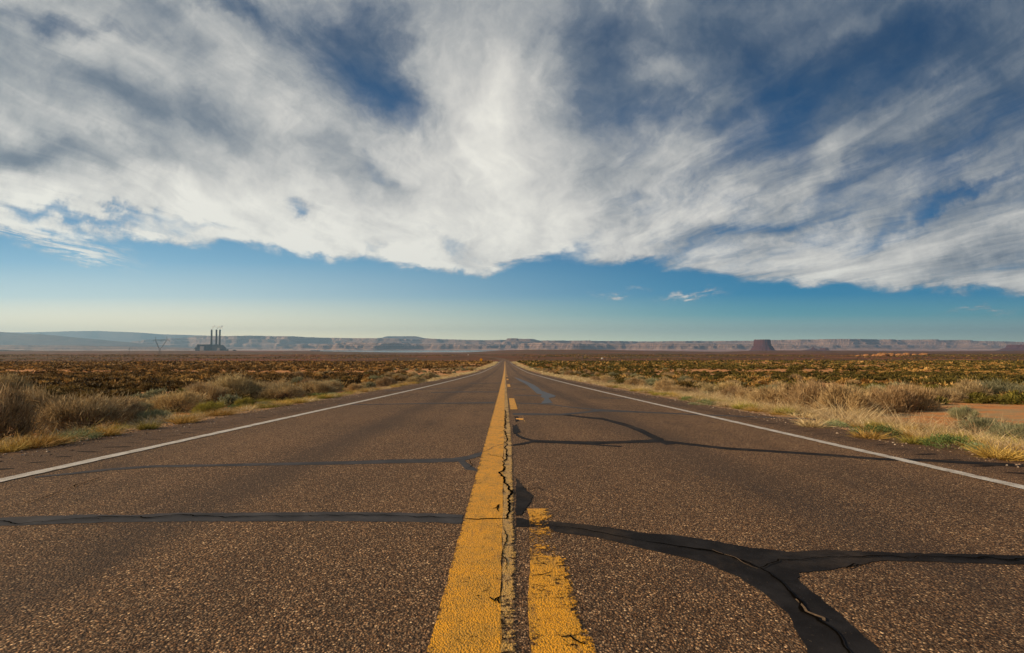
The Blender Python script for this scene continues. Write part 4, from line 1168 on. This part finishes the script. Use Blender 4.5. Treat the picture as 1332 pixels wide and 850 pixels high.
gaps = total([blob(450,50,80,75,35,-.80), blob(505,125,60,40,-35,-.75), blob(400,0,70,34,0,-.3),
              blob(1040,95,200,70,15,-.26), blob(850,130,110,38,5,-.36), blob(1180,55,150,45,10,-.30), blob(900,40,190,45,0,-.22), blob(770,80,60,60,0,-.22),
              blob(1290,175,130,26,28,-.50), blob(1250,262,120,9,18,-.50), blob(1120,225,140,18,28,-.25), blob(1010,290,160,9,10,-.30),
              blob(384,262,22,10,-25,-.55), blob(402,270,16,8,20,-.5), blob(735,326,28,13,10,-.7), blob(580,320,26,10,-20,-.5), blob(500,322,18,7,0,-.5),
              blob(60,8,120,18,-8,-.55), blob(290,2,70,20,-20,-.7), blob(110,278,120,9,-12,-.8), blob(240,286,120,7,-4,-.35),
              blob(1000,180,130,30,30,-.30), blob(740,20,90,30,0,-.2), blob(200,100,150,18,-24,-.18), blob(480,235,90,14,-28,-.16)])
adds = total([blob(640,120,60,90,20,.35), blob(560,80,36,50,20,.25), blob(880,200,60,26,30,.30), blob(1120,190,110,22,32,.35), blob(940,118,44,20,30,.5), blob(1130,20,70,14,15,.35), blob(880,70,60,16,20,.25),
              blob(1180,330,190,26,8,.35), blob(150,200,260,60,-18,.25), blob(700,240,180,70,0,.25), blob(60,60,130,40,-10,.2), blob(1200,130,60,20,28,.25)])
dens = t.math('ADD', t.math('ADD', t.mapr(u, -.1, .5, 1.10, .80), gaps), adds)
dens = t.math('ADD', dens, t.math('MULTIPLY', t.math('MULTIPLY', t.math('SUBTRACT', fil, .5), 1.45), side))
dens = t.math('ADD', dens, t.math('MULTIPLY', t.math('SUBTRACT', fine, .5), .62))
dens = t.math('ADD', dens, t.math('MULTIPLY', t.math('SUBTRACT', lump, .5), 1.0))
dens = t.math('MULTIPLY', dens, deck)
wisps = total([blob(900,376,46,6,4,1.0), blob(788,372,16,5,-5,.8), blob(1285,392,60,4,3,.6), blob(60,296,110,12,-14,.9), blob(820,362,22,4,0,.4)])
dens = t.math('ADD', dens, t.math('MULTIPLY', t.math('MULTIPLY', wisps, t.mapr(fine, .35, .6)), t.math('SUBTRACT', 1., deck)))
alpha = t.mapr(dens, .0, 1.0, 0., .97)
# cloud colour: bright where sunlit and thin at the lower edge, greyer overhead
sh1 = t.noise(t.mapping(cpw, rot=(0,0,R(-4)), scale=(1.3, .40, 1)), 2.0, 9, .60, .25)
sh2 = t.noise(uvw, 5., 10, .62, .2)
shade = t.math('ADD', t.math('MULTIPLY', sh1, .55), t.math('MULTIPLY', sh2, .45))
br = t.mapr(shade, .38, .62, 0., 1., False)
low = t.mapr(v, .10, .66, 1., .0)
brt = t.math('ADD', t.math('MULTIPLY', br, .42), t.math('MULTIPLY', low, .52))
brt = t.math('ADD', brt, t.mapr(u, -.3, 1.1, .16, -.12))
brt = t.math('ADD', brt, t.mapr(dens, .3, 1.3, -.12, .14))
brt = t.math('ADD', brt, total([blob(60,190,190,24,-10,-.40), blob(200,140,150,30,-22,-.25), blob(640,150,80,100,10,.26), blob(100,300,320,60,0,.10), blob(330,190,130,34,-30,-.22), blob(520,260,120,24,-30,-.12), blob(1290,330,120,16,12,-.25), blob(1000,300,160,14,12,-.2), blob(820,230,90,30,20,-.1)]))
ccol = t.ramp(brt, [(0, (.075,.11,.165)), (.25, (.165,.195,.235)), (.5, (.35,.36,.365)), (.75, (.585,.57,.535)), (1, (.79,.765,.69))])
# clear sky between
nis = t.new('ShaderNodeTexSky', sky_type='NISHITA'); nis.sun_disc = False
nis.sun_elevation = SUN_EL; nis.sun_rotation = SUN_AZ; nis.altitude = 1300; nis.dust_density = 1.5; nis.ozone_density = 2
hs = t.new('ShaderNodeHueSaturation'); t.put(hs.inputs['Color'], nis.outputs[0]); hs.inputs['Saturation'].default_value = 1.3; hs.inputs['Value'].default_value = .8
vr = t.mapr(v, 0., .8, 0., 1., False)
rl = t.ramp(vr, [(0, (2.3,1.72,.85)), (.05, (1.45,1.2,.74)), (.13, (.56,.70,.70)), (.22, (.22,.44,.60)), (.32, (.06,.25,.46)), (.5, (.010,.090,.235)), (.8, (.008,.048,.13))])
rr = t.ramp(vr, [(0, (.95,1.1,.75)), (.04, (.44,.62,.52)), (.085, (.10,.36,.42)), (.14, (.003,.20,.38)), (.25, (.003,.12,.29)), (.45, (.004,.066,.185)), (.8, (.006,.040,.11))])
grad = t.mix(t.mapr(u, -1.0, .65), rl, rr)
grad10 = t.mix(1, grad, (10,10,10), 'MULTIPLY')
sky = t.mix(.96, hs.outputs[0], grad10)
c10 = t.mix(1, ccol, (10,10,10), 'MULTIPLY')
final = t.mix(alpha, sky, c10)
bg = t.new('ShaderNodeBackground'); t.put(bg.inputs[0], final); bg.inputs[1].default_value = .1
ow = t.new('ShaderNodeOutputWorld'); t.l.new(bg.outputs[0], ow.inputs[0])

sun = bpy.data.lights.new('sun', 'SUN'); sun.energy = 5.0; sun.angle = R(.5); sun.color = (1., .735, .44)
so = bpy.data.objects.new('sun', sun); COL.objects.link(so)
sd = Vector((math.sin(SUN_AZ)*math.cos(SUN_EL), math.cos(SUN_AZ)*math.cos(SUN_EL), math.sin(SUN_EL)))
so.rotation_euler = sd.to_track_quat('Z', 'Y').to_euler(); so.location = (0, 0, 50)

# ------------------------------------------------------------------ the air
m, t = mat('haze_air'); pv = t.new('ShaderNodeVolumePrincipled')
pv.inputs['Color'].default_value = (.40,.68,1,1); pv.inputs['Density'].default_value = 4.4e-5; pv.inputs['Anisotropy'].default_value = .35
oo = t.new('ShaderNodeOutputMaterial'); t.l.new(pv.outputs[0], oo.inputs[1])
mb = MB(); mb.box(-35000, 35000, -4500, 27000, -82, 1000)
o = mb.build('haze', m); tag(o, kind='stuff')

# ------------------------------------------------------------------ view
vs = SC.view_settings; vs.view_transform = 'Standard'; vs.look = 'None'; vs.exposure = .2; vs.gamma = 1; vs.use_curve_mapping = False
SC.cycles.volume_bounces = 0; SC.cycles.transparent_max_bounces = 12; SC.cycles.max_bounces = 6
